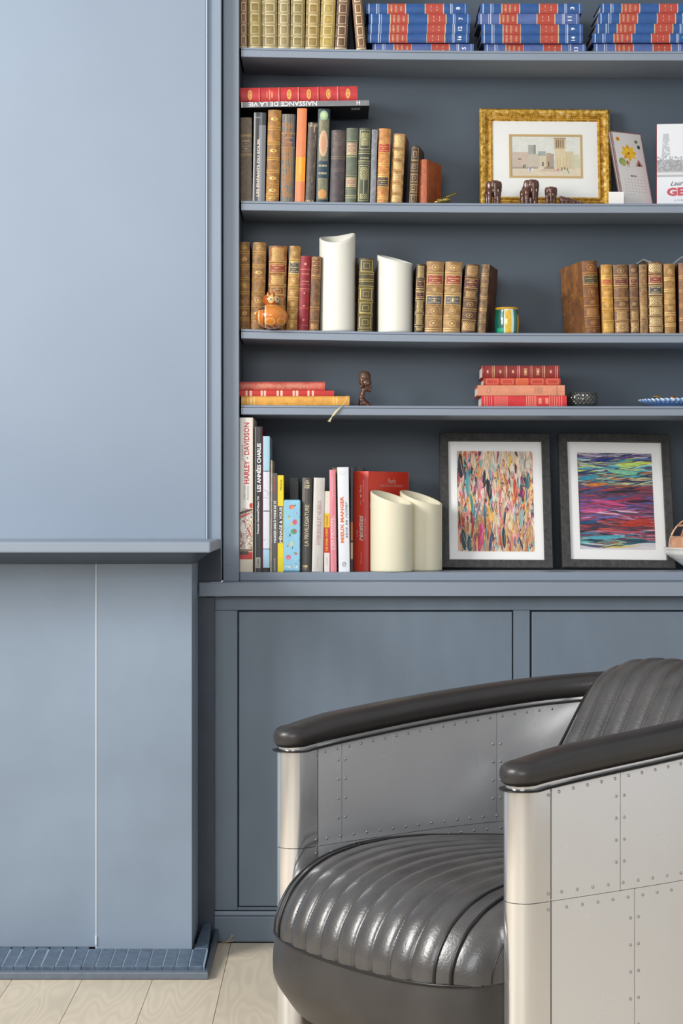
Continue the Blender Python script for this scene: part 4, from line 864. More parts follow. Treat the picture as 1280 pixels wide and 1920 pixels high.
def art1(w, h):
    c = Cv(w, h, '#c9a890', seed=101, ppm=1500); R = c.rng
    pal = ['#e6d6ba', '#d96a7c', '#2c3444', '#6ab0b4', '#e8b49c', '#d85a42', '#f0c45a', '#f2e6d4', '#8a4064', '#4a8090', '#f08ab0', '#c07844', '#e0c49a', '#34303c', '#e49a78', '#a8ccc6', '#f4dccc', '#ead0b0']
    c.put(c.V > .8, '#e0d4c0', .6)
    for lay_ in range(3):
        q_ = c.noise(85+6*lay_, 28)*.85+c.noise(380, 100)*.15; ix = (q_*len(pal)*1.1+lay_*5).astype(int) % len(pal)
        colr = np.array([srgb(p) for p in pal])[ix]; mk_ = (c.noise(180, 50) > (.0 if lay_ == 0 else .52))[..., None]
        c.a = np.where(mk_, c.a*.12+colr*.88, c.a)
    c.put((c.V > .8)&(c.U > .3)&(c.noise(150, 60) > .4), '#e2d6c2', .75)
    c.put((c.V < .45)&(c.noise(200, 60) > .52), '#c9a274', .7)
    for i in range(420):
        x, y = R.rand()*w, R.rand()*h; col = pal[R.randint(len(pal))]
        if y > h*.75 and x > w*.35 and R.rand() < .5: col = ['#e6dccb', '#e9cf9c', '#d8c8b0', '#efe6da'][R.randint(4)]
        if y < h*.35 and R.rand() < .35: col = ['#c9945c', '#d2a070', '#b8503c', '#e8c8a0'][R.randint(4)]
        c.stroke(x, y, (.016+.034*R.rand()), .0018+.0055*R.rand()**1.5, math.pi/2+R.randn()*.16, col, .8, R.randn()*.06)
    for (u, v_, L, wd, col) in ((.42, .62, .05, .012, '#262c3a'), (.36, .72, .04, .008, '#2f2a38'), (.05, .85, .06, .012, '#28303c'), (.14, .68, .07, .010, '#4f9aa8'), (.2, .45, .06, .008, '#3f8a98'), (.31, .17, .055, .011, '#e0508a'), (.28, .08, .04, .008, '#c83a6a'),
                               (.36, .4, .035, .008, '#2f6f80'), (.43, .1, .05, .008, '#34507a'), (.6, .14, .05, .009, '#2c3a44'), (.7, .3, .04, .008, '#dcd2a8'), (.83, .33, .05, .009, '#8fb8b8'), (.76, .62, .05, .010, '#c8503c'), (.85, .58, .025, .012, '#8a2f60'), (.93, .7, .04, .01, '#3f8088'),
                               (.7, .9, .035, .006, '#e4bc4a'), (.08, .12, .05, .012, '#2f4a54'), (.15, .08, .04, .01, '#3a5a5e'), (.6, .45, .05, .008, '#d8b89a'), (.5, .3, .06, .006, '#d9c29a'), (.95, .2, .05, .007, '#c9a06a'), (.2, .25, .06, .006, '#b04a3c'), (.3, .78, .03, .012, '#e8a060'), (.22, .9, .03, .012, '#e6d2b4')):
        c.stroke(w*u, h*v_, L, wd, math.pi/2+R.randn()*.12, col, .92, R.randn()*.08)
        c.stroke(w*u+.002, h*v_, L*.7, wd*.2, math.pi/2+R.randn()*.12, '#e8ddcc', .6)
    c.a = np.clip(c.a*(.86+.3*c.noise(1400, 120))[..., None], 0, 1)
    return c
def art2(w, h):
    c = Cv(w, h, '#6a4a60', seed=202, ppm=1500); R = c.rng
    zones = [(1.0, ['#2c3c98', '#e4dce8', '#7a5aa8', '#d8d4dc', '#1c2450']), (.88, ['#2fa0c0', '#a8e0d0', '#d8e860', '#e8f0d0', '#27407a']), (.72, ['#48b8c8', '#a8e0a0', '#e07a30', '#e8e0a0', '#2a8ab0', '#1f3050']),
             (.6, ['#28222c', '#6a3a70', '#3a5a98', '#c03a40', '#7a4a50']), (.45, ['#b03050', '#d85a90', '#8a5ab0', '#3a2a34', '#4a60b0']), (.35, ['#e090b0', '#c83a50', '#6a70c0', '#f0c8d0', '#2c2430']),
             (.25, ['#b8382c', '#8a2c28', '#d8604a', '#3a2a2c', '#2a3a5a']), (.16, ['#20303c', '#2a8aa8', '#d04a60', '#e8b0b8', '#1c2028']), (.08, ['#48b0c0', '#2a5a6a', '#a8d8d8', '#e0d860', '#182830']), (0, ['#e8e4e0', '#dcd8e0', '#e0b040', '#c8dce0'])]
    for i in range(900):
        y = R.rand(); x = R.rand()
        pal = min(zones, key=lambda q: abs(q[0]-y+R.randn()*.015))[1]
        c.stroke(x*w, y*h, .02+.06*R.rand(), .001+.0045*R.rand()**2, .12*R.randn()+.12*(x-.3)*(1 if y > .5 else -.3), pal[R.randint(len(pal))], .82, R.randn()*.05)
    for (u, v_, L, wd, a_, col) in ((.35, .93, .06, .008, .1, '#2a348c'), (.75, .88, .07, .01, .15, '#d4ec70'), (.6, .8, .07, .012, -.1, '#8ad8b0'), (.25, .67, .05, .010, .1, '#d87830'), (.15, .74, .05, .012, .1, '#2f98b8'), (.6, .6, .08, .008, .05, '#2c242c'), (.75, .28, .07, .018, .15, '#b83a28'), (.8, .5, .06, .008, .05, '#30202a'),
                                   (.2, .4, .06, .010, .1, '#d86098'), (.35, .13, .09, .010, .05, '#58bccc'), (.75, .1, .05, .010, -.05, '#1f4858'), (.1, .28, .05, .01, .1, '#27507a'), (.5, .19, .1, .005, -.03, '#e06070')):
        c.stroke(w*u, h*v_, L, wd, a_, col, .85, .05)
    c.a = np.clip(c.a*(.84+.34*c.noise(120, 1400))[..., None], 0, 1)
    c.put((c.V < .05-.03*np.sin(c.U*5))&(c.U > -1), '#dedbe0', .9); c.stroke(w*.6, h*.035, .08, .003, .1, '#e2b83c', .9, .1)
    return c
zA = .8012
def frame_px(label, xl, xr_, ytop, art, ap, yaw, name, roll=0.):
    Zb_, Zt_ = 4.36, 4.452; zt_ = PZ(ytop, Zt_)
    lean = math.atan2(Zt_-Zb_, zt_-zA); h = math.hypot(Zt_-Zb_, zt_-zA)
    Zm = 4.405; w = (xr_-xl)*Zm/F; X = PX((xl+xr_)/2, Zm)
    ax0, ax1, ay0, ay1 = ap  # fractions of the frame
    return frame_pic(label, X, Zb_, zA, w, h, .0195, .016, BLACKW, MOUNT, art, (-w/2+ax0*w, -w/2+ax1*w, ay0*h, ay1*h), lean, yaw, roll, name=name)
frame_px('black wooden frame with a vertical-stroke abstract print on the bottom shelf', 823.5, 1031.5, 815.6, art1, (.158, .842, .125, .868), 0, 'picture_frame', .006)
frame_px('black wooden frame with a horizontal-stroke abstract print on the bottom shelf', 1048, 1258.5, 816.8, art2, (.166, .835, .139, .858), .03, 'picture_frame', .012)
def gold_mat():
    m = bpy.data.materials.new('antique_gold_leaf'); m.use_nodes = True; n_ = m.node_tree; b = n_.nodes['Principled BSDF']
    tc = n_.nodes.new('ShaderNodeTexCoord'); n = n_.nodes.new('ShaderNodeTexNoise'); n.inputs['Scale'].default_value = 120; n.inputs['Detail'].default_value = 4; n_.links.new(tc.outputs['Object'], n.inputs[0])
    r_ = n_.nodes.new('ShaderNodeValToRGB'); r_.color_ramp.elements[0].position = .38; r_.color_ramp.elements[0].color = (*lin('#a87c2c'), 1); r_.color_ramp.elements[1].position = .55; r_.color_ramp.elements[1].color = (*lin('#dcb04a'), 1)
    e = r_.color_ramp.elements.new(.7); e.color = (*lin('#ead09a'), 1)
    n_.links.new(n.outputs['Fac'], r_.inputs[0]); n_.links.new(r_.outputs[0], b.inputs['Base Color']); b.inputs['Metallic'].default_value = .55; b.inputs['Roughness'].default_value = .38
    bp = n_.nodes.new('ShaderNodeBump'); bp.inputs['Strength'].default_value = .5; bp.inputs['Distance'].default_value = .001; n_.links.new(n.outputs['Fac'], bp.inputs['Height']); n_.links.new(bp.outputs[0], b.inputs['Normal'])
    return m
GOLDM = gold_mat()
def art3(w, h):
    c = Cv(w, h, '#dfe0d8', seed=303, ppm=1700); R = c.rng; f = lambda x: (x-957)/127.5*w; g = lambda y: (339-y)/76*h
    def r_(x0, y0, x1, y1, col, a_=.9): c.put((c.X > f(x0))&(c.X < f(x1))&(c.Y < g(y0))&(c.Y > g(y1)), col, a_)
    c.put(c.V < .42, '#d8cdbb', .5)
    r_(957, 322, 1085, 339, '#e0d2ba'); r_(960, 293, 990, 322, '#cdb9a8'); r_(989, 279, 1003, 298, '#a9a89e'); r_(999, 279, 1003, 298, '#8a8a86'); r_(988, 296, 1010, 322, '#cabfae')
    r_(1009, 300, 1022, 322, '#d8ccae'); r_(1007, 291, 1021, 300, '#8c9a98', .7); r_(1022, 294, 1031, 322, '#b89c84'); r_(1030, 296, 1036, 322, '#a39c94')
    r_(1037, 266, 1057, 287, '#c9b08c'); r_(1036, 265, 1058, 268, '#a88e6c'); r_(1038, 286, 1056, 324, '#dccba4'); r_(1056, 291, 1072, 324, '#d3c5a2'); r_(1072, 296, 1085, 322, '#c9cba8', .6)
    for x in (1040.5, 1044.5, 1048.5, 1052.5): r_(x-.9, 269, x+.9, 284, '#7a6248')
    for x in (1042, 1047, 1053, 1059, 1065): r_(x-.4, 302, x+.4, 322, '#b8a47c', .7)
    r_(970, 304, 976, 308, '#8a7a70', .7); r_(1014, 311, 1017, 319, '#6a6058', .8); r_(1025, 311, 1027, 320, '#5a4c44', .8); r_(960, 321, 1006, 324, '#8d8478', .6); r_(1018, 321, 1036, 324, '#7c7064', .6); r_(1010, 324, 1050, 329, '#c9a994', .5)
    for x, y, col in ((980, 320, '#4f6a70'), (983, 319, '#55727a'), (989, 325, '#d9dae2'), (992, 325, '#8a8fb0'), (996, 326, '#eceaf0'), (1012, 324, '#e4e4e6'), (1043, 326, '#c06a5a'), (1044, 330, '#d8cfd8'), (1050, 324, '#6a6a62'), (1055, 323, '#75705f'), (1062, 330, '#7aa898'), (1060, 325, '#8a7a68')):
        c.ell(f(x), g(y), .0016, .0042, col, .85)
    c.a = np.clip(c.a*(1+.05*(c.noise(300)-.5)[..., None]), 0, 1); return c
Zb_, Zt_ = 4.315, 4.362; z0 = sag(2, .47)+.0006; zt_ = PZ(207.6, Zt_); hG = math.hypot(zt_-z0, Zt_-Zb_); wG = 244.8*4.35/F; XG = PX(1019.5, 4.345)
FW = .031
gp = [(0, 0), (0, -.010), (.002, -.014), (.006, -.017), (.012, -.016), (.017, -.012), (.019, -.0095), (.0215, -.0095), (.024, -.0115), (.0275, -.0115), (.030, -.0085), (.031, -.0075), (.031, 0)]
gx0 = -wG/2+(952-897)*4.35/F; gx1 = -wG/2+(1089-897)*4.35/F
gz1 = hG-(258-207.6)*4.36/F; gz0 = hG-(344-207.6)*4.36/F
gf = frame_pic('antique gold frame with a pale townscape watercolour on the second shelf', XG, Zb_, z0, wG, hG, FW, .017, GOLDM, mat('cool_white_mount', '#eeeeea', .75), art3, (gx0+.005, gx1-.005, gz0+.005, gz1-.005), math.atan2(Zt_-Zb_, zt_-z0), 0, .009, prof=gp)
# gilt fillet around the picture and rope beading on the inner edge
bm = bmesh.new()
for (a0, a1, b0, b1) in ((gx0, gx1, gz0, gz0+.005), (gx0, gx1, gz1-.005, gz1), (gx0, gx0+.005, gz0+.005, gz1-.005), (gx1-.005, gx1, gz0+.005, gz1-.005)): bx(bm, a0, a1, -.0098, -.0088, b0, b1)
bm_obj('gilt_fillet', bm, mat('gilt_fillet', '#cfb27a', .5, .2), gf, bevel=.0003)
bm = bmesh.new(); ix0, ix1, iz0, iz1 = -wG/2+.0258, wG/2-.0258, .0258, hG-.0258
def bead(x, z, a):
    M_ = Matrix.Translation((x, -.0122, z)) @ Matrix.Rotation(a, 4, 'Y') @ Matrix.Diagonal((.0032, .0016, .0014, 1))
    bmesh.ops.create_icosphere(bm, subdivisions=1, radius=1, matrix=M_)
nb = int((ix1-ix0)/.0042)
for i in range(nb): x = ix0+(i+.5)*(ix1-ix0)/nb; bead(x, iz0, .8); bead(x, iz1, .8)
nb = int((iz1-iz0)/.0042)
for i in range(nb): z = iz0+(i+.5)*(iz1-iz0)/nb; bead(ix0, z, .8); bead(ix1, z, .8)
o = bm_obj('rope_beading', bm, mat('bright_gold', '#d9aa48', .35, .6), gf, True); o['kind'] = 'stuff'

# ------------------------------------------------------------------ carved and small things
def blob(name, parts, m, parent=None, voxel=.0012, loc=None, rot=None, smooth_it=4):
    bm = bmesh.new()
    for p in parts:
        if len(p) == 6: x, y, z, a, b, c_ = p; R_ = Matrix.Identity(4)
        else: x, y, z, a, b, c_, ax, an = p; R_ = Matrix.Rotation(math.radians(an), 4, ax)
        bmesh.ops.create_icosphere(bm, subdivisions=3, radius=1, matrix=Matrix.Translation((x, y, z)) @ R_ @ Matrix.Diagonal((a, b, c_, 1)))
    o = bm_obj(name, bm, m, parent, True, loc=loc, rot=rot)
    r_ = o.modifiers.new('remesh', 'REMESH'); r_.mode = 'VOXEL'; r_.voxel_size = voxel; r_.use_smooth_shade = True
    s_ = o.modifiers.new('smooth', 'SMOOTH'); s_.factor = .5; s_.iterations = smooth_it
    return o
DWOOD = mat('dark_polished_wood', '#59362a', .28, bump=.25, bscale=220, vary=.35, vscale=70, coat=.3)
DWOODL = mat('dark_carved_head_wood', '#5a3828', .3, bump=.3, bscale=260, vary=.4, vscale=60, coat=.3)
def elephant(label, px, s, yaw, Z=4.235):
    X = PX(px, Z); z0 = sag(2, X)+.0003
    rt = empty('carved_elephant', (X, Z, z0), (0, 0, yaw), label, 'figurine', 'carved elephants in front of the gold frame'); rt.scale = (s, s, s)
    u = .001
    parts = [(0, 14*u, 36*u, 15*u, 19*u, 15*u), (0, 10*u, 44*u, 14*u, 14*u, 12*u), (0, -5*u, 43*u, 11*u, 9*u, 12*u)]
    for sx in (-1, 1):
        for yy, zz in ((2*u, 0), (24*u, 0)):
            parts += [(sx*9.5*u, yy, 27*u, 7*u, 7*u, 12*u), (sx*9.5*u, yy, 15*u, 6*u, 6.4*u, 13*u), (sx*9.5*u, yy, 5.5*u, 5.8*u, 6.4*u, 6*u)]
        parts.append((sx*4.5*u, -8*u, 50*u, 5*u, 5*u, 4.5*u))
    blob('body', parts, DWOOD, rt, .0013)
    tr = [(0, -12*u, (46-i*3.4)*u, (5.0-.2*i)*u, (4.4-.15*i)*u, 3.2*u) for i in range(11)]
    blob('trunk', tr, DWOOD, rt, .0010)
    for sx in (-1, 1): blob('ear', [(sx*12.5*u, -3*u, 43*u, 2.6*u, 7.5*u, 11*u, 'Z', sx*-50), (sx*14*u, 0, 35*u, 2.2*u, 5*u, 8*u, 'Z', sx*-50)], DWOOD, rt, .0011)
    for sx in (-1, 1):
        blob('tusk', [(sx*5.6*u, -14*u, 31*u, 1*u, 1.2*u, 4*u)], flat('#c9b79c', .35), rt, .0006, smooth_it=1)
    return rt
elephant('dark carved wooden elephant at the left corner of the gold frame', 926, 1.0, .15)
elephant('largest dark carved elephant standing before the middle of the gold frame', 996, 1.04, .3)
elephant('smallest standing dark carved elephant right of the larger two', 1032.5, .76, -.1)
X = PX(1066, 4.23); lie = empty('carved_crocodile', (X, 4.23, sag(2, X)+.0002), (0, 0, 0), 'dark carved wooden animal lying low beside the smallest elephant', 'figurine')
blob('body', [(-.012, 0, .010, .010, .010, .009, 'Y', 20), (-.004, 0, .009, .012, .011, .0085), (.006, 0, .007, .013, .009, .007), (.018, .002, .005, .012, .006, .005), (.028, .004, .003, .008, .004, .003), (-.018, -.002, .016, .004, .006, .005, 'Y', 40)], DWOOD, lie, .001)
for i in range(6): blob('leg', [(-.014+i*.008, -.008-(i % 2)*.003, .004, .0045, .004, .0038)], DWOOD, lie, .0007)

# brass incense boat with raised handle
X = PX(829, 4.225); br = empty('brass_figurine', (X, 4.225, sag(2, X)+.0002), (0, 0, 0), 'small brass ornament with a long raised handle at the end of the second shelf row', 'ornament')
BRASS = mat('aged_brass', '#a8934f', .3, .9, bump=.5, bscale=250)
blob('body', [(0, 0, .008, .016, .009, .006), (.008, 0, .010, .010, .009, .007), (-.010, -.002, .005, .009, .008, .0045), (-.014, -.004, .004, .005, .004, .0035), (-.005, -.005, .009, .004, .003, .004), (-.009, -.004, .010, .003, .003, .003)], BRASS, br, .0009)
for i in range(4): blob('bead', [(-.012+i*.005, -.0075, .006+i*.0012, .0022, .0018, .0022)], BRASS, br, .0005, smooth_it=1)
bm = bmesh.new(); p0, p1 = Vector((-.006, -.002, .010)), Vector((.034, -.002, .026)); d_ = (p1-p0)
bmesh.ops.create_cone(bm, cap_ends=True, segments=14, radius1=.0016, radius2=.0023, depth=d_.length, matrix=Matrix.Translation((p0+p1)/2) @ d_.to_track_quat('Z', 'Y').to_matrix().to_4x4())
bm_obj('handle', bm, BRASS, br, True)

# desk calendar
Zc_ = 4.262; xl, xr_ = 1166, 1224
cal = empty('desk_calendar', (PX(1194, Zc_), Zc_, sag(2, PX(1194, Zc_))+.0008), (-.27, 0, .48), 'flower-printed paper calendar page leaning beside the gold frame', 'calendar')
wc = .082; hc = .178
def p_cal(w, h):
    c = Cv(w, h, '#dddbd8', seed=401, ppm=1500); X_ = lambda u: u*w; Y_ = lambda v: v*h
    st = (np.sin((c.X+c.Y)*2000) > 0); brd = (c.X < .0022)|(c.X > w-.0026)|(c.Y > h-.0022)
    c.put(brd&st, '#33303a', .9); c.put(brd&~st, '#c8807a', .9)
    yl = '#e9b41e'
    for a_ in range(8): c.stroke(w*.47+.011*math.cos(a_*.8), h*.72+.010*math.sin(a_*.8), .02, .010, a_*.8, (yl, '#f0c42a', '#dca018')[a_ % 3], .95)
    c.ell(w*.44, h*.75, .006, .006, '#f4cc38'); c.ell(w*.47, h*.715, .004, .003, '#b8781a')
    c.stroke(w*.45, h*.6, .03, .0014, 1.4, '#6a7a4a', 1); c.ell(w*.21, h*.595, .009, .009, '#8aa050'); c.ell(w*.24, h*.575, .006, .008, '#9cb060'); c.ell(w*.38, h*.58, .0045, .007, '#c9a07c'); c.ell(w*.38, h*.585, .0025, .003, '#8a5a40')
    c.ell(w*.18, h*.9, .005, .005, '#dc9428'); c.ell(w*.18, h*.9, .002, .002, '#a8581a'); c.ell(w*.78, h*.88, .004, .004, '#5a7a4c'); c.ell(w*.84, h*.81, .004, .005, '#2f5a3a')
    c.put((c.Y > h*.545)&(c.Y < h*.64)&(abs(c.X-w*.76) < (h*.64-c.Y)*.6), '#b87a68'); c.put((c.Y > h*.545)&(c.Y < h*.61)&(abs(c.X-w*.76) < (h*.61-c.Y)*.35), '#3c3a44')
    c.stroke(w*.3, h*.535, .03, .001, -.15, '#4c5648', .9); c.stroke(w*.4, h*.52, .02, .0009, .4, '#4c5648', .9)
    for j in range(6):
        for i_ in range(7):
            if j == 0 or not (j == 5 and i_ > 2): c.ell(w*(.2+i_*.105), h*(.355-j*.04), .0018, .0009, '#77736f', .55)
    return c
c = p_cal(wc, hc)
grid_obj('front_page', np.stack([c.X-wc/2, np.full_like(c.X, -.0062), c.Y], -1), MATTEP, cal, c.a, c.g)
for i in range(4): box('page', -wc/2-.0012*i, wc/2-.0012*i, -.0058+i*.0022, -.0052+i*.0022, 0, hc-.0006*i, flat('#d8d5d0', .7) if i % 2 == 0 else flat('#8d6a68', .7), cal)
text(cal, 'MARS', 0, hc*.405, .016, .0042, 0, '#55524f', lambda x: 0*x-.0062, bold=.01)
X = PX(1154, 4.23); cardo = box('white_card', -.0168, .0168, -.0008, .0008, 0, .0285, flat('#eceae6', .6), None, .0002, (X, 4.222, sag(2, X)+.0004), (-.06, 0, .02))
tag(cardo, 'small blank white card standing at the foot of the calendar', 'card')

# biography turned face out at the right edge
Zm = 4.262; xm0 = PX(1231, Zm); z0 = sag(2, .7)+.0006; hm = PZ(233, Zm)-z0; wm = .125
mg = empty('biography_book', (xm0, Zm, z0), (0, 0, math.radians(-5)), 'white book with a grey city photo cover facing out, right end of the second shelf', 'book')
def p_mag(w, h):
    c = Cv(w, h, '#e4e6ea', seed=402, ppm=1300); V = lambda y: vof(y, 233, 379)
    c.put((c.V < V(296))&(c.V > V(326)), '#a8a9aa', .8); n = c.noise(160, 300)*.5+c.noise(400, 400)*.5
    c.put((c.V < V(290))&(c.V > V(316))&(n > .5), '#85878a', .6); c.put((c.V > V(300))&(c.V < V(250))&(abs(c.U-.16) < .05+.1*(V(250)-c.V))&(n > .35), '#a2a6ac', .6)
    c.put((c.V < V(318))&(c.V > V(322)), '#dfe0e2', .9); c.put((c.U > .45)&(c.V > V(290)), '#c5c9cc', .4); return c
c = p_mag(wm, hm)
grid_obj('front_cover', np.stack([c.X, np.full_like(c.X, -.0004), c.Y], -1), PRINTM, mg, c.a, c.g)
box('cover_board', 0, wm, 0, .016, 0, hm, flat('#b8303c', .4), mg, .0006); box('page_block', .003, wm+.001, .0012, .0148, .0012, hm-.0008, PAGEW, mg)
text(mg, 'Laure', .047, hm*vof(337, 233, 379), .034, .010, 3, '#3c4650', lambda x: 0*x-.0004, shear=.4)
text(mg, 'GE', .041, hm*vof(352, 233, 379), .039, .0185, 2, '#c8505a', lambda x: 0*x-.0004, bold=.05)
text(mg, "L'HI", .048, hm*vof(367, 233, 379), .018, .004, 2, '#a8b0b8', lambda x: 0*x-.0004)

# carved gourd owl
Zg = 4.186; X = PX(509, Zg)
Zg = 4.205-.006
gr = empty('gourd_owl', (PX(509, 4.19), 4.19, sag(3, -.1)+.0003), (0, 0, 0), 'carved orange gourd owl standing in front of the brown books', 'ornament')
Rg = 30*4.19/F; hgd = (PZ(570, 4.19)-sag(3, -.13))
def sph_prof(R_, H, n=34, p=1.0):
    t = np.linspace(-math.pi/2*.93, math.pi/2*.97, n); return [(max(.0006, R_*math.cos(a)), H/2+H/2*math.sin(a)/math.sin(math.pi/2*.97)) for a in t]
def gcol(P, U):
    x, y, z = P[..., 0]/Rg, P[..., 1]/Rg, P[..., 2]/hgd
    C = np.ones(P.shape)*srgb('#d0792a'); 
    def put(m, col, a=1.): C[m] = C[m]*(1-a)+srgb(col)*a
    front = y < .2
    put(z > .55, '#dc8c3c', .6)
    put(front&(x < -.38), '#c8702c', .8); put(front&(abs(x+.36) < .045), '#f0cf98'); put(front&(abs(x+.78) < .03), '#f0cf98')
    put(front&(x < -.4)&(x > -.85)&(z > .74)&(z < .88), '#4c3a40'); put(front&(x < -.42)&(z < .7)&(x > -.5), '#4a3a38', .7)
    for cx0, cz0, rx, rz in ((-.06, .27, .3, .13), (.62, .27, .24, .13)):
        d = ((x-cx0)/rx)**2+((z-cz0)/rz)**2; put(front&(d < 1), '#f0cf98'); put(front&(d < .72), '#e0841a')
    st = front&(z < .15)&(x > -.36); put(st, '#c98a58', .8); put(st&(np.sin(x*16+z*40) > .5), '#5a3a30', .8)
    put((z > .9)&(np.sin(np.arctan2(P[..., 1], P[..., 0])*30) > 0), '#f0cf98', .9)
    return C
GOURD = paint_mat('varnished_gourd', .25, 0, coat=.5)
pg = sph_prof(Rg, hgd, 60); lathe('body', pg, GOURD, gr, 140, canvas=gcol)
Rh = 15.2*4.19/F; hh = .029
def hcol(P, U):
    x, y, z = P[..., 0]/Rh, P[..., 1]/Rh, P[..., 2]/hh
    C = np.ones(P.shape)*srgb('#b8581c')
    for cx0, cz0 in ((0, .5), (.78, .55)):
        d = np.sqrt(((x-cx0)/.42)**2+((z-cz0)/.34)**2); m = (y < .1)
        C[m&(d < 1)] = srgb('#3a2214'); C[m&(d < .9)] = srgb('#f0cb86'); C[m&(d < .62)] = srgb('#c88a3c'); C[m&(d < .5)] = srgb('#f3dfae'); C[m&(d < .28)] = srgb('#5a5048')
    m = (z > .78)&(np.sin(x*12) > .2); C[m] = srgb('#f0cb86'); C[(z < .12)] = srgb('#f0cb86'); return C
lathe('head', sph_prof(Rh, hh, 40), GOURD, gr, 80, canvas=hcol, loc=(-.001, 0, hgd-.0055))
blob('beak', [(.0148, -.009, hgd+.005, .0026, .0022, .0038, 'Y', 20)], flat('#6d7076', .3), gr, .0006)
for sx in (-1, 1): blob('ear_tuft', [(sx*.0055-.002, 0, hgd+.0230, .0035, .003, .005, 'Y', -sx*25)], mat('gourd_crest', '#a85020', .3), gr, .0006)

# glazed vase
Zv = 4.236; Xv = PX(950, Zv); Rv = 23.4*Zv/F; z0 = sag(3, Xv)+.0003; hv = PZ(577.5, Zv)-z0
vs_ = empty('glazed_vase', (Xv, Zv, z0), (0, 0, 0), 'small green glazed vase with yellow stripes and rim on the third shelf', 'vase')
pv = resample([(.001, 0), (Rv*.9, 0), (Rv*.96, hv*.05), (Rv, hv*.35), (Rv, hv*.55), (Rv*.9, hv*.85), (Rv*.88, hv*.92), (Rv*.96, hv*.98), (Rv*.94, hv), (Rv*.84, hv*.99), (Rv*.82, hv*.9), (Rv*.85, hv*.5), (.001, hv*.45)], 60)
def vcol(P, U):
    x = P[..., 0]/Rv; y = P[..., 1]; z = P[..., 2]/hv; ang = np.degrees(np.arctan2(P[..., 0], -P[..., 1]))
    C = np.ones(P.shape)*srgb('#0d5a4c'); a = (ang+90) % 180-90
    m = ((a > -14)&(a < 15)&(z < .88))|((a > 50)&(a < 74)&(z < .72)); C[(a > -20)&(a < 29)] = srgb('#d6eadf'); C[m] = srgb('#e4bf40'); C[(a >= 29)&(a < 50)] = srgb('#12776e'); C[(a > 50)&(a < 74)&(z < .72)] = srgb('#c98a1c')
    g = np.sin(P[..., 2]*3000+np.sin(ang)*3)*np.sin(ang*1.7); C[m&(g > .5)] = srgb('#cfa024')
    C[(a < -20)&(a > -60)&(z < .22)] = srgb('#1c9a72'); C[z > .93] = srgb('#cf9a24'); return C
lathe('body', pv, paint_mat('glaze', .15, 0, coat=.8), vs_, 120, canvas=vcol)

# carved wooden head facing right
Zh = 4.245; Xh = PX(689, Zh); z0 = sag(4, Xh)+.0002; sc = Zh/F
hd = empty('carved_bust', (Xh, Zh, z0), (0, 0, 0), 'small dark carved wooden bust of a head in profile on the fourth shelf', 'figurine')
def hp(px, py, rx, ry, rz, ang=0, dy=0): return ((px-689)*sc, dy, (761.5-py)*sc, rx*sc, ry*sc, rz*sc, 'Y', ang)
blob('bust', [hp(684, 706, 11.2, 11.5, 11.5, 0), hp(679.5, 712, 7, 9.5, 11, 10), hp(686.5, 717.5, 10, 10, 11, 0), hp(688.5, 726, 6.8, 7.5, 7.2, 20), hp(691.5, 731.5, 3.6, 4.5, 3, 20),
               hp(682, 730, 5, 5, 7, 20), hp(679.5, 737, 4.8, 4.8, 7, 18), hp(677.5, 743, 5.4, 5.4, 5, 0), hp(679, 750, 7.6, 8, 6.5, 20), hp(684, 755.5, 9, 8.5, 6.5, 30), hp(689, 759, 7, 8, 4, 0), hp(678, 757, 7, 8, 6, 0)], DWOODL, hd, .0009, smooth_it=3)
blob('nose', [hp(694.5, 722.5, 2.0, 2.2, 3.8, -18, -.005), hp(695, 725.3, 2.6, 2.8, 1.7, 0, -.005)], DWOODL, hd, .0006, smooth_it=2)
blob('mouth', [hp(693.6, 728.6, 2.9, 3, 1.1, 0, -.004), hp(693.2, 730.6, 2.7, 3, 1.1, 0, -.004)], DWOODL, hd, .0006, smooth_it=2)
blob('ear', [hp(679, 719, 2.2, 1.8, 6, -25, -.011), hp(677, 724.5, 2, 1.8, 3.2, 0, -.010)], DWOODL, hd, .0006, smooth_it=2)
blob('eye', [hp(689.3, 719, 2.4, 1.6, 1.2, 8, -.0112)], flat('#8a6a58', .25), hd, .0005, smooth_it=1)
blob('hair', [hp(683, 703.8, 11, 11.6, 9.2, 8, .0004), hp(678.4, 709, 6.6, 10, 9, 8, .001)], mat('carved_hair_wood', '#5a4434', .4, bump=1, bscale=500, vary=.4, vscale=300), hd, .0009)

# cut glass ashtray
Za = 4.25; Xa = PX(1091, Za); Ra = 29.5*Za/F; z0 = sag(4, Xa)+.0003; ha = PZ(736, Za)-z0
pa = resample([(.001, 0), (Ra*.8, 0), (Ra*.97, ha*.2), (Ra, ha*.5), (Ra*.97, ha*.8), (Ra*.9, ha), (Ra*.8, ha), (Ra*.75, ha*.6), (.001, ha*.35)], 64)
def amod(R, T, Z_):
    n = 22; u = T/(2*math.pi)*n; v_ = Z_/ha*3.2
    d = abs(((u+v_) % 1)-.5)+abs(((u-v_) % 1)-.5)
    return np.where((R > Ra*.78), R-.0022*(1-d), R), Z_
SMOKE = mat('smoked_cut_glass', '#2c302a', .06, spec=1., coat=1.)
ao = lathe('cut_glass_bowl', pa, SMOKE, None, 176, loc=(Xa, Za, z0), smooth=False, mod=amod); tag(ao, 'dark cut-glass bowl beside the right stack of flat books', 'bowl')

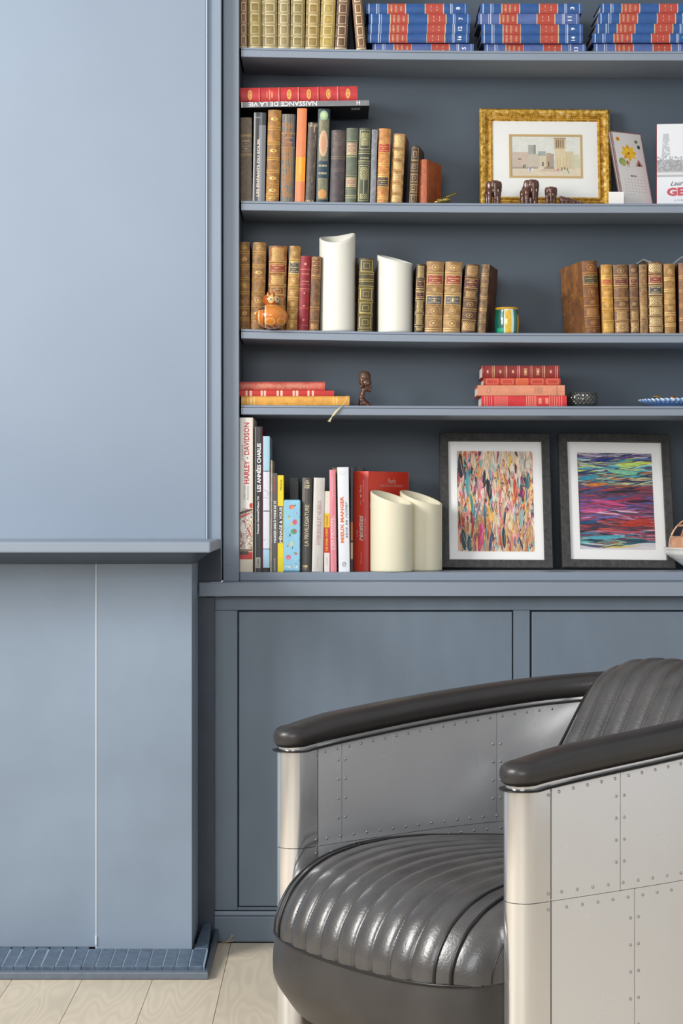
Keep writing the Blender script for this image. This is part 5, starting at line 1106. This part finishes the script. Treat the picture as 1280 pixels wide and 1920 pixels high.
# blue and white plate with brass pieces
Zp = 4.288; Rp = .083; Xp = PX(1266, Zp); z0 = sag(4, Xp)+.0003
pl = resample([(.001, .001), (.045, 0), (.05, .002), (Rp*.9, .0105), (Rp, .0165), (Rp*.985, .0185), (Rp*.8, .014), (.045, .005), (.001, .0045)], 48)
def pcol(P, U):
    r_ = np.hypot(P[..., 0], P[..., 1])/Rp; a = np.arctan2(P[..., 1], P[..., 0]); C = np.ones(P.shape)*srgb('#5a96dc')
    C[(r_ > .93)&(np.sin(a*44) > -.1)] = srgb('#e4ecf4'); C[(r_ < .55)] = srgb('#e8edf2'); C[(r_ > .8)&(r_ < .88)&(np.sin(a*44+1.5) > .6)] = srgb('#dfe8f2'); C[P[..., 2] < .0025] = srgb('#e8edf2'); return C
def pmod(R, T, Z_): return R*(1+.008*np.cos(44*T)*(R > Rp*.9)), Z_+.0012*np.cos(44*T)*(R > Rp*.93)
po = lathe('patterned_plate', pl, paint_mat('glazed_china', .15, 0, coat=.6), None, 200, loc=(Xp, Zp, z0), canvas=pcol, mod=pmod); tag(po, 'blue and white scalloped plate at the right end of the fourth shelf', 'plate')
for i, (px, dx, lab) in enumerate(((1232, 0, 'flat brass shell lying on the left side of the blue plate'), (1262, 0, 'copper coloured shell lying nearer the middle of the blue plate'))):
    xx_ = PX(px, Zp-.02)
    o = blob('brass_shell' if i == 0 else 'copper_shell', [(0, 0, 0, .012-.003*i, .008, .0028, 'Y', 12), (.004, 0, .0015, .008, .006, .002, 'Y', 25)], mat('pale_brass', '#c9a868', .3, .8) if i == 0 else mat('copper', '#c08a5c', .3, .8), None, .0007, loc=(xx_, Zp-.02, z0+(.0230 if i == 0 else .0215)))
    tag(o, lab, 'ornament')

# tassel bookmark hanging from the yellow book
pts = [at(630, 741.8, 4.2135), at(637, 741.2, 4.2125), at(645, 741.2, 4.212), at(650, 742, 4.2095), at(650.5, 746, 4.2055), at(648, 752, 4.2050), at(643, 758.8, 4.2040), at(640, 761.5, 4.1975)]
cu = bpy.data.curves.new('cord', 'CURVE'); cu.dimensions = '3D'
def tube_curve(name, pts, rad, m, parent=None, label=None, cat=None, taper=None):
    """tube swept through points, as a mesh"""
    P = [Vector(p) for p in pts]; n = 8; vs, fs = [], []
    Q = []
    for i in range(len(P)-1):
        p0, p1, p2, p3 = P[max(i-1, 0)], P[i], P[i+1], P[min(i+2, len(P)-1)]
        for t in (0, .25, .5, .75): Q.append(.5*((2*p1)+(-p0+p2)*t+(2*p0-5*p1+4*p2-p3)*t*t+(-p0+3*p1-3*p2+p3)*t**3))
    Q.append(P[-1]); M_ = len(Q)
    for i, q in enumerate(Q):
        d = (Q[min(i+1, M_-1)]-Q[max(i-1, 0)]).normalized(); a = d.orthogonal().normalized(); a = (Vector((0, -1, 0))-d*d.dot(Vector((0, -1, 0)))); a = a.normalized() if a.length > .1 else d.orthogonal().normalized(); b = d.cross(a)
        r_ = rad*(taper(i/(M_-1)) if taper else 1)
        for k in range(n): t = 2*math.pi*k/n; vs.append(q+a*math.cos(t)*r_+b*math.sin(t)*r_)
    for i in range(M_-1):
        for k in range(n): a = i*n+k; b = i*n+(k+1) % n; fs.append((a, b, b+n, a+n))
    fs.append(tuple(range(n))[::-1]); fs.append(tuple((M_-1)*n+k for k in range(n)))
    base = Vector((0, 0, 0)) if parent else P[0].copy()
    o = mesh_obj(name, [v_-base for v_ in vs], fs, m, parent, True, None if parent else base)
    if label: tag(o, label, cat)
    return o
bpy.data.curves.remove(cu)
ts = empty('tassel_bookmark', at(640, 761, 4.197), (0, 0, 0), 'cream tassel bookmark hanging over the fourth shelf edge from the yellow book', 'bookmark')
o0 = ts.location.copy(); CRM = mat('cream_silk', '#d8cda8', .6)
tube_curve('cord', [p-o0 for p in pts[3:]]+[at(637, 765, 4.196)-o0], .0007, CRM, ts)
tube_curve('tassel_body', [p-o0 for p in (at(638, 764, 4.196), at(631, 771, 4.195), at(626, 777, 4.195), at(622, 781, 4.195))], .003, CRM, ts, taper=lambda t: .35+.65*math.sin(math.pi*min(1, t*1.05)))
for k_ in range(5): tube_curve('fringe', [p-o0 for p in (at(623, 780, 4.195), at(619.5+k_*.4, 784+k_*.3, 4.194-.0008*k_), at(614+k_*1.1, 790+k_*.4, 4.193-.001*k_))], .00045, CRM, ts)
for xs_, nm in (((428, 433, 436), 'dry'), ((424, 430, 434), 'dry')):
    pass
stw = empty('dried_stalk', (PX(430, 4.13), 4.13, .002), (0, 0, 0), 'tiny dried straw stalk on the floor by the skirting', 'straw')
STR = mat('straw', '#c9a878', .7)
for q in (((415, 1767, 4.135), (424, 1766, 4.135), (431, 1761, 4.138), (438, 1752.5, 4.142)), ((431, 1761, 4.138), (434, 1757, 4.14), (434.5, 1751.5, 4.142)), ((424, 1766, 4.136), (432, 1765.5, 4.137), (438, 1762, 4.14))):
    tube_curve('stem', [at(*p)-stw.location for p in q], .0007, STR, stw)

# footed bowl with pierced sphere at the right edge
Zo = 4.302; Xo = PX(1333, Zo); Ro = 90*Zo/F; z0 = .8010; ho = PZ(1027, Zo)-z0
bw = resample([(.001, .002), (Ro*.42, 0), (Ro*.46, .003), (Ro*.6, .012), (Ro*.8, .027), (Ro*.92, ho*.72), (Ro*.95, ho*.93), (Ro, ho), (Ro*.985, ho+.002), (Ro*.92, ho-.002), (Ro*.86, ho*.6), (Ro*.5, .012), (.001, .008)], 60)
bo = lathe('white_bowl', bw, mat('white_stoneware', '#e6e4de', .3, coat=.3, vary=.04, vscale=60), None, 96, loc=(Xo, Zo, z0)); tag(bo, 'white stoneware bowl at the right end of the bottom shelf', 'bowl')
Rq = .069; zq = z0+ho+.004
nl, nm_ = 48, 72; vs, fs = [], []
for i in range(nl+1):
    la = -math.pi/2+math.pi*i/nl
    for j in range(nm_):
        lo = 2*math.pi*j/nm_; vs.append((Rq*math.cos(la)*math.cos(lo), Rq*math.cos(la)*math.sin(lo), Rq*math.sin(la)))
for i in range(nl):
    la = math.degrees(-math.pi/2+math.pi*(i+.5)/nl)
    for j in range(nm_):
        ph = (j*360/nm_+8) % 60
        if la < -24: continue
        if 17 < la < 70 and 6 < ph < 54 and not (40 < la < 44): continue
        fs.append((i*nm_+j, i*nm_+(j+1) % nm_, (i+1)*nm_+(j+1) % nm_, (i+1)*nm_+j))
COP = mat('pinkish_copper_glaze', '#d9a583', .22, .25, vary=.2, vscale=30, coat=.6)
so = mesh_obj('pierced_sphere', vs, fs, COP, None, True, (PX(1313, Zo-.01), Zo, zq)); s_ = so.modifiers.new('thickness', 'SOLIDIFY'); s_.thickness = .004; s_.offset = -1
tag(so, 'pink copper pierced sphere sitting in the white bowl', 'ornament')

# ------------------------------------------------------------------ armchair
CHX, CHY = .1135, 3.1335
ch = empty('tub_armchair', (CHX, CHY, 0), (0, 0, math.atan2(-.792, .61)), 'riveted aluminium tub armchair with ribbed black leather seat', 'armchair')
def metal_mat(key, rough, col='#c9cacb', dent=.13, met=.88):
    m = bpy.data.materials.new(key); m.use_nodes = True; n_ = m.node_tree; b = n_.nodes['Principled BSDF']
    b.inputs['Metallic'].default_value = met; b.inputs['Base Color'].default_value = (*lin(col), 1)
    tc = n_.nodes.new('ShaderNodeTexCoord')
    n = n_.nodes.new('ShaderNodeTexNoise'); n.inputs['Scale'].default_value = 5; n.inputs['Detail'].default_value = .5; n_.links.new(tc.outputs['Object'], n.inputs[0])
    n2 = n_.nodes.new('ShaderNodeTexNoise'); n2.inputs['Scale'].default_value = 18; n2.inputs['Detail'].default_value = 2; n_.links.new(tc.outputs['Object'], n2.inputs[0])
    bp = n_.nodes.new('ShaderNodeBump'); bp.inputs['Strength'].default_value = dent; bp.inputs['Distance'].default_value = .012; n_.links.new(n.outputs['Fac'], bp.inputs['Height']); n_.links.new(bp.outputs[0], b.inputs['Normal'])
    r_ = n_.nodes.new('ShaderNodeMapRange'); r_.inputs[1].default_value = .3; r_.inputs[2].default_value = .75; r_.inputs[3].default_value = rough*.9; r_.inputs[4].default_value = rough*1.15
    n_.links.new(n2.outputs['Fac'], r_.inputs[0]); n_.links.new(r_.outputs[0], b.inputs['Roughness']); return m
ALU = metal_mat('polished_aluminium_sheet', .25, '#f2f3f5', met=.64); ALUT = metal_mat('polished_aluminium_tube', .16, '#efefef', dent=.05); RIV = metal_mat('rivet_aluminium', .3, '#b9babb', 0)
LEA = mat('worn_black_leather', '#454342', .32, bump=.4, bscale=260, vary=.3, vscale=18, spec=.8, coat=.15)
LEAC = mat('smooth_black_leather', '#3c3937', .38, bump=.25, bscale=300, vary=.2, vscale=10, spec=.55)
PADL = mat('arm_pad_leather', '#2f2c2b', .36, bump=.25, bscale=300, vary=.2, vscale=10, spec=.6)
PIPE = mat('black_leather_piping', '#1c1b1b', .35)
ctrl = [(-.291, 0), (-.299, .14), (-.304, .29), (-.297, .43), (-.265, .56), (-.19, .665), (-.1, .712), (0, .725)]
ctrl = ctrl+[(-x, y) for x, y in ctrl[-2::-1]]
def catmull(P, per=12):
    P = [np.array(p, float) for p in P]; Q = []
    for i in range(len(P)-1):
        p0 = P[i-1] if i else 2*P[0]-P[1]; p1, p2 = P[i], P[i+1]; p3 = P[i+2] if i+2 < len(P) else 2*P[-1]-P[-2]
        for t in np.arange(per)/per: Q.append(.5*((2*p1)+(-p0+p2)*t+(2*p0-5*p1+4*p2-p3)*t*t+(-p0+3*p1-3*p2+p3)*t**3))
    Q.append(P[-1]); return np.array(Q)
path = catmull(ctrl, 14); dd = np.r_[0, np.cumsum(np.hypot(*np.diff(path, axis=0).T))]; TOT = dd[-1]
def pt(s):
    x = np.interp(s, dd, path[:, 0]); y = np.interp(s, dd, path[:, 1])
    if s < 0: y = s; x = path[0, 0]
    if s > TOT: y = -(s-TOT); x = path[-1, 0]
    return np.array([x, y])
def nrm(s):
    a, b = pt(s-.004), pt(s+.004); d = (b-a)/np.linalg.norm(b-a); return np.array([-d[1], d[0]]), d   # outward for the far arm? see sign
def ztop(s):
    t = min(s, TOT-s); return .5205+.036*min(1, max(0, t)/.42)**.85+.03*max(0, (t-.42)/.36)
HW = .0285
def side(s, off):  # off>0: outside of the tub
    n, d = nrm(s); return pt(s)+n*off
# check the outward sign at the far arm: outside is -x there
sgn = 1 if nrm(.1)[0][0] < 0 else -1
def sp(s, off): n, d = nrm(s); return pt(s)+sgn*n*off
# inner core
out_ = [sp(s, HW-.0015) for s in np.linspace(0, TOT, 90)]; inn = [sp(s, -HW+.0015) for s in np.linspace(TOT, 0, 90)]
def arc(s_end, rad, n=12):
    """half round front end of an arm"""
    c0 = pt(s_end); n0, d0 = nrm(s_end); n0 = sgn*n0; f_ = -d0 if s_end == 0 else d0; res = []
    for k in range(1, n):
        a = math.pi*k/n; res.append(c0+n0*rad*math.cos(a)+f_*rad*math.sin(a))
    return res
poly = out_+arc(TOT, HW-.0015)+inn+arc(0, HW-.0015)[::-1]
svals = [s for s in np.linspace(0, TOT, 90)]+[TOT]*11+[s for s in np.linspace(TOT, 0, 90)]+[0]*11
bm = bmesh.new(); lo = [bm.verts.new((p[0], p[1], .03)) for p in poly]; hi = [bm.verts.new((p[0], p[1], ztop(s)+.01)) for p, s in zip(poly, svals)]
n = len(poly)
for i in range(n): bm.faces.new((lo[i], lo[(i+1) % n], hi[(i+1) % n], hi[i]))
for i in range(1, 90):
    a, b = i-1, i; c_, d_ = n-12-(i-1)-0, n-12-i
bm.faces.new(lo[::-1])
bm_obj('shell_core', bm, ALUT, ch, True)
def plate(name, off, s0, s1, z0, z1f, m, n=16):
    P = np.zeros((5, n, 3))
    for i, s in enumerate(np.linspace(s0, s1, n)):
        p = sp(s, off)
        for j in range(5): P[j, i] = (p[0], p[1], z0+(z1f(s)-z0)*j/4)
    o = grid_obj(name, P, m, ch); md = o.modifiers.new('thickness', 'SOLIDIFY'); md.thickness = .0016; md.offset = 0; o.modifiers.new('split', 'EDGE_SPLIT').split_angle = .6; return o
def front_plate(name, s_end, z0, z1, m, rad=HW+.0006):
    s_b = .03; pts_ = [sp(abs(s_end-s_b) if s_end else s_b, HW+.0006)] if False else []
    e = s_end; sg = 1 if e == 0 else -1
    A_ = [sp(e+sg*q, rad) for q in (.028, .02, .01, 0)]; B_ = [sp(e+sg*q, -rad) for q in (0, .01, .02, .028)]
    P_ = A_+arc(e, rad, 22)+B_; P = np.zeros((3, len(P_), 3))
    for i, p in enumerate(P_):
        for j in range(3): P[j, i] = (p[0], p[1], z0+(z1-z0)*j/2)
    o = grid_obj(name, P, m, ch); md = o.modifiers.new('thickness', 'SOLIDIFY'); md.thickness = .0012; md.offset = 0; o.modifiers.new('split', 'EDGE_SPLIT').split_angle = .6; return o
ZSM = .351
for e in (0, TOT):
    front_plate('front_sheet', e, ZSM+.0006, ztop(0), ALUT); front_plate('front_sheet', e, .03, ZSM-.0006, ALUT)
zt_f = lambda s: ztop(s)+.002
g = .0006
MID = TOT/2
# sheets: (offset, [seams])
for off, seams_u, seams_l in ((HW+.0004, [.03, .17, .42, .72], [.03, .20, .45, .72]), (-HW-.0004, [.03, .085, .46, .72], [.03, .49, .72])):
    for mir in (0, 1):
        for seams, zz0, zz1 in ((seams_u, ZSM+.0005, zt_f), (seams_l, .03, lambda s: ZSM-.0005)):
            for a, b in zip(seams[:-1], seams[1:]):
                s0, s1 = (a+g, b-g) if not mir else (TOT-b+g, TOT-a-g)
                if mir == 0 and b == .72: s1 = MID-g
                if mir == 1 and b == .72: s0 = MID+g
                plate('aluminium_sheet', off, s0, s1, zz0, zz1, ALU)
# rivets
bm = bmesh.new(); bmesh.ops.create_uvsphere(bm, u_segments=8, v_segments=6, radius=1); bmesh.ops.delete(bm, geom=[v_ for v_ in bm.verts if v_.co.z < -.05], context='VERTS')
for v_ in bm.verts: v_.co = Vector((v_.co.x*.0026, v_.co.y*.0026, max(0, v_.co.z)*.0016))
me_r = bpy.data.meshes.new('rivet'); bm.to_mesh(me_r); bm.free(); me_r.shade_smooth(); me_r.materials.append(RIV)
nriv = 0
def rivet(s, off, z):
    global nriv
    n, d = nrm(s); n = sgn*n*(1 if off > 0 else -1); p = sp(s, off+(.0009 if off > 0 else -.0009))
    o = bpy.data.objects.new('rivet', me_r); COL.objects.link(o); o.parent = ch; o.location = (p[0], p[1], z)
    o.rotation_euler = Vector((n[0], n[1], 0)).to_track_quat('Z', 'Y').to_euler(); nriv += 1
def rows(off, S, smax, ups, lows, zlow):
    s = .045
    while s < smax:
        rivet(S(s), off, ztop(S(s))-.011); s += .0285
    s = .05
    while s < smax: rivet(S(s), off, ZSM+.012); rivet(S(s+.010), off, ZSM-.012); s += .0315
    for u_ in ups:
        for k_ in range(4):
            for dx in (-.0085, .0085): rivet(S(u_+dx), off, ZSM+.045+k_*.034)
    for u_ in lows:
        for k_ in range(zlow):
            for dx in (-.0085, .0085): rivet(S(u_+dx), off, ZSM-.045-k_*.042)
rows(-HW-.0006, lambda s: s, .60, [.085, .46], [], 0)
rows(HW+.0006, lambda s: TOT-s, .46, [.17], [.20], 5)
for e in (0, TOT):
    for z in (ztop(0)-.009, ZSM+.012, ZSM-.012):
        for sg_ in (1, -1): rivet(e+(.024 if e == 0 else -.024), sg_*(HW+.0008), z)
# leather arm pad running round the tub
CW, CH = .037, .049
def pad(name, w_, zlo, zhi, m, ext):
    st = [(-ext*math.sin(a), math.cos(a)) for a in np.linspace(math.pi/2*.995, 0, 15)][:-1]
    S_ = [(s, sc_) for s, sc_ in st]+[(s, 1.) for s in np.linspace(0, TOT, 110)]+[(TOT-s, sc_) for s, sc_ in st[::-1]]
    K = 28; P = np.zeros((len(S_), K, 3))
    for i, (s, sc_) in enumerate(S_):
        c0 = pt(s); n0, d0 = nrm(min(max(s, 0), TOT)); n0 = sgn*n0; zb = ztop(s)
        hs_ = 1 if sc_ == 1 else (.06+.94*sc_**.7)
        t = min(max(s, 0), max(TOT-s, 0)); rise = .88+.12*min(1, max(t, 0)/.08)
        for k in range(K):
            a = 2*math.pi*k/K; ca_, sa_ = math.cos(a), math.sin(a)
            x = w_*sc_*np.sign(ca_)*abs(ca_)**.8; z = (zlo+zhi)/2+(zhi-zlo)/2*np.sign(sa_)*abs(sa_)**.8
            if sa_ > 0: z = zlo+(z-zlo)*rise
            zc_ = zlo+.38*(zhi-zlo); z = zc_+(z-zc_)*hs_
            P[i, k] = (c0[0]+n0[0]*x, c0[1]+n0[1]*x, zb+z)
    return grid_obj(name, P, m, ch, closed_u=True)
pad('arm_pad', CW, .001, CH, PADL, CW); pad('arm_piping', CW+.0012, -.004, .003, PIPE, CW+.0012)
# seat
def yf(x, yc=-.115, y0=.03, hw=.2745, n=3.3): return y0+(yc-y0)*max(0, 1-abs(x/hw)**n)**(1/n)
qz = np.array([(0, .330), (.25, .348), (.45, .360), (.6, .3635), (.72, .360), (.82, .349), (.89, .332), (.945, .306), (.98, .275), (1.0, .245), (1.0, .215)])
qd = np.r_[0, np.cumsum(np.hypot(np.diff(qz[:, 0])*.5, np.diff(qz[:, 1])))]
def prof_s(t): d = t*qd[-1]; return np.interp(d, qd, qz[:, 0]), np.interp(d, qd, qz[:, 1])
def smoothp(n):
    T_ = np.linspace(0, 1, n); q = np.array([prof_s(t) for t in T_]); 
    for _ in range(6): q[1:-1] = (q[:-2]+2*q[1:-1]+q[2:])/4
    return q
NR_, NB = 9, .197
def seam_z(x): return .213+.006*(x/.2)**2
def seat_pt(x, q, z, lift=0.):
    e = abs(x/.272); R_ = yf(x); y = .50+(R_-.50)*q
    z = z-.022*e**5*min(1, max(0, (z-.21)/.12)); z = max(z, seam_z(x)) if q > .99 else z
    return y, z
QS = smoothp(110); xs = .2735*np.sin(np.linspace(-1, 1, 361)*math.pi/2*.985)
P = np.zeros((len(QS), len(xs), 3))
for j, x in enumerate(xs):
    rib = 0.
    if abs(x) < NB: fr_ = ((x+NB)/(2*NB)*NR_) % 1; rib = .0065*math.sqrt(max(0, 1-(2*fr_-1)**2))-.002
    elif abs(x) < .224: rib = .003
    else: rib = .001+.004*math.sin(min(1, (abs(x)-.224)/.045)*math.pi)
    for i, (q, z) in enumerate(QS):
        y, z_ = seat_pt(x, q, z); P[i, j] = (x, y, z_)
dU = np.gradient(P, axis=0); dV = np.gradient(P, axis=1); N_ = np.cross(dV, -dU); N_ /= np.linalg.norm(N_, axis=-1, keepdims=True)+1e-9
# make the normals point up/forward
flipm = (N_[..., 2]-N_[..., 1]) < 0; N_[flipm] *= -1
Pr = P.copy()
for j, x in enumerate(xs):
    if abs(x) < NB: fr_ = ((x+NB)/(2*NB)*NR_) % 1; rib = .0075*math.sqrt(max(0, 1-(2*fr_-1)**2))-.003
    elif abs(x) < .224: rib = .0025
    else: rib = .0005+.004*math.sin(min(1, (abs(x)-.224)/.05)*math.pi)
    fade = np.ones(len(QS)); Pr[:, j] += N_[:, j]*rib
grid_obj('seat_cushion', Pr, LEA, ch)
def seat_line(x, lift): 
    j = int(np.argmin(abs(xs-x))); return [Vector(P[i, j]+N_[i, j]*lift) for i in range(6, len(QS), 3)]
for x in (-.224, -.1995, .1995, .224): tube_curve('seat_piping', seat_line(x, .0028), .0026, PIPE, ch)
row_ = [Vector((x, yf(x)-.0035, seam_z(x)+.001)) for x in np.linspace(-.262, .262, 40)]
tube_curve('front_piping', row_, .0025, PIPE, ch)
bm = bmesh.new()
for k_ in range(NR_+1):
    x = -NB+k_*2*NB/NR_
    if k_ in (0, NR_): continue
    for dx in (.0030,):
        j = int(np.argmin(abs(xs-x-dx)))
        for i in range(30, len(QS)-3):
            c0 = Vector(P[i, j]+N_[i, j]*.0012); t = Vector(P[i+1, j]-P[i, j])
            if t.length < 1e-5: continue
            L_ = t.length*.6; M_ = Matrix.Translation(c0) @ t.to_track_quat('Y', 'Z').to_matrix().to_4x4() @ Matrix.Diagonal((.0007, L_/2, .0006, 1))
            bmesh.ops.create_icosphere(bm, subdivisions=1, radius=1, matrix=M_)
o = bm_obj('stitching', bm, flat('#5b5855', .6), ch, True); o['kind'] = 'stuff'
# front apron under the seam
def apron(name, xs_, zb_f):
    nz = 22; P = np.zeros((nz, len(xs_), 3))
    for j, x in enumerate(xs_):
        for i in range(nz):
            t = i/(nz-1); zt_ = seam_z(x); zb_ = zb_f(x); z = zt_+(zb_-zt_)*t
            y = yf(x)-.001-.006*math.sin(math.pi*min(1, t*1.2))+.055*max(0, t-.55)**1.5/.45**1.5*.6
            P[i, j] = (x, y, z)
    return grid_obj(name, P, LEAC, ch, flip=True)
apron('front_apron', .2735*np.sin(np.linspace(-1, 1, 120)*math.pi/2*.985), lambda x: .085+.03*abs(x/.272)**4)
# corner seams with stitches
for sx in (-1, 1):
    ln = []
    x = sx*.2655
    j = int(np.argmin(abs(xs-x))); ln = [Vector(Pr[i, j]+N_[i, j]*.0004) for i in range(70, len(QS), 3)]
    tube_curve('corner_seam', ln, .0012, PIPE, ch)
box('seat_base', -.255, .255, .03, .50, .10, .325, PIPE, ch, .01)
# back cushion
NBR = 7; BW = .150
bz = np.array([(.30, .392), (.36, .428), (.44, .479), (.52, .530), (.58, .566), (.625, .594), (.650, .615), (.6615, .637), (.6635, .660), (.655, .685), (.62, .70), (.50, .66)])
bd = np.r_[0, np.cumsum(np.hypot(*np.diff(bz, axis=0).T))]
T_ = np.linspace(0, bd[-1], 110); BZ = np.stack([np.interp(T_, bd, bz[:, 1]), np.interp(T_, bd, bz[:, 0])], 1)
for _ in range(8): BZ[1:-1] = (BZ[:-2]+2*BZ[1:-1]+BZ[2:])/4
xb = .182*np.sin(np.linspace(-1, 1, 241)*math.pi/2)
PB = np.zeros((len(BZ), len(xb), 3))
for j, x in enumerate(xb):
    e = abs(x)/.182
    for i, (y, z) in enumerate(BZ):
        fr_ = 1-math.sqrt(max(0, 1-e**5)); xs_in = x
        yy_ = y-.030*(min(abs(x), BW)/BW)**2+.075*fr_*(1 if i < 75 else .1)
        zz_ = z-.066*max(0, e)**3.0*min(1, max(0, (z-.45)/.2))
        PB[i, j] = (x, yy_, zz_)
dU = np.gradient(PB, axis=0); dV = np.gradient(PB, axis=1); NB_ = np.cross(dV, dU); NB_ /= np.linalg.norm(NB_, axis=-1, keepdims=True)+1e-9
fm = (NB_[..., 2]-NB_[..., 1]) < 0; fm[85:] = False; NB_[fm] *= -1
PBr = PB.copy()
for j, x in enumerate(xb):
    if abs(x) < BW: fr_ = ((x+BW)/(2*BW)*NBR) % 1; rib = .0085*math.sqrt(max(0, 1-(2*fr_-1)**2))-.003
    else: rib = 0
    w8 = np.clip((88-np.arange(len(BZ)))/15, 0, 1); PBr[:, j] += NB_[:, j]*rib*w8[:, None]
grid_obj('back_cushion', PBr, LEA, ch)
for x in (-BW-.002, BW+.002):
    j = int(np.argmin(abs(xb-x))); tube_curve('back_piping', [Vector(PB[i, j]+NB_[i, j]*.002) for i in range(4, 84, 4)], .0028, PIPE, ch)
bm = bmesh.new()
for k_ in range(1, NBR):
    x = -BW+k_*2*BW/NBR; j = int(np.argmin(abs(xb-x-.003)))
    for i in range(20, 76):
        c0 = Vector(PB[i, j]+NB_[i, j]*.0012); t = Vector(PB[i+1, j]-PB[i, j]); L_ = t.length*.6
        bmesh.ops.create_icosphere(bm, subdivisions=1, radius=1, matrix=Matrix.Translation(c0) @ t.to_track_quat('Y', 'Z').to_matrix().to_4x4() @ Matrix.Diagonal((.0007, L_/2, .0006, 1)))
o = bm_obj('stitching', bm, flat('#5b5855', .6), ch, True); o['kind'] = 'stuff'
for (x, y) in ((-.291, .02), (.291, .02), (-.2, .64), (.2, .64)): 
    bm = bmesh.new(); bmesh.ops.create_cone(bm, cap_ends=True, segments=20, radius1=.016, radius2=.018, depth=.03, matrix=Matrix.Translation((x, y, .015))); bm_obj('foot', bm, PIPE, ch, False)
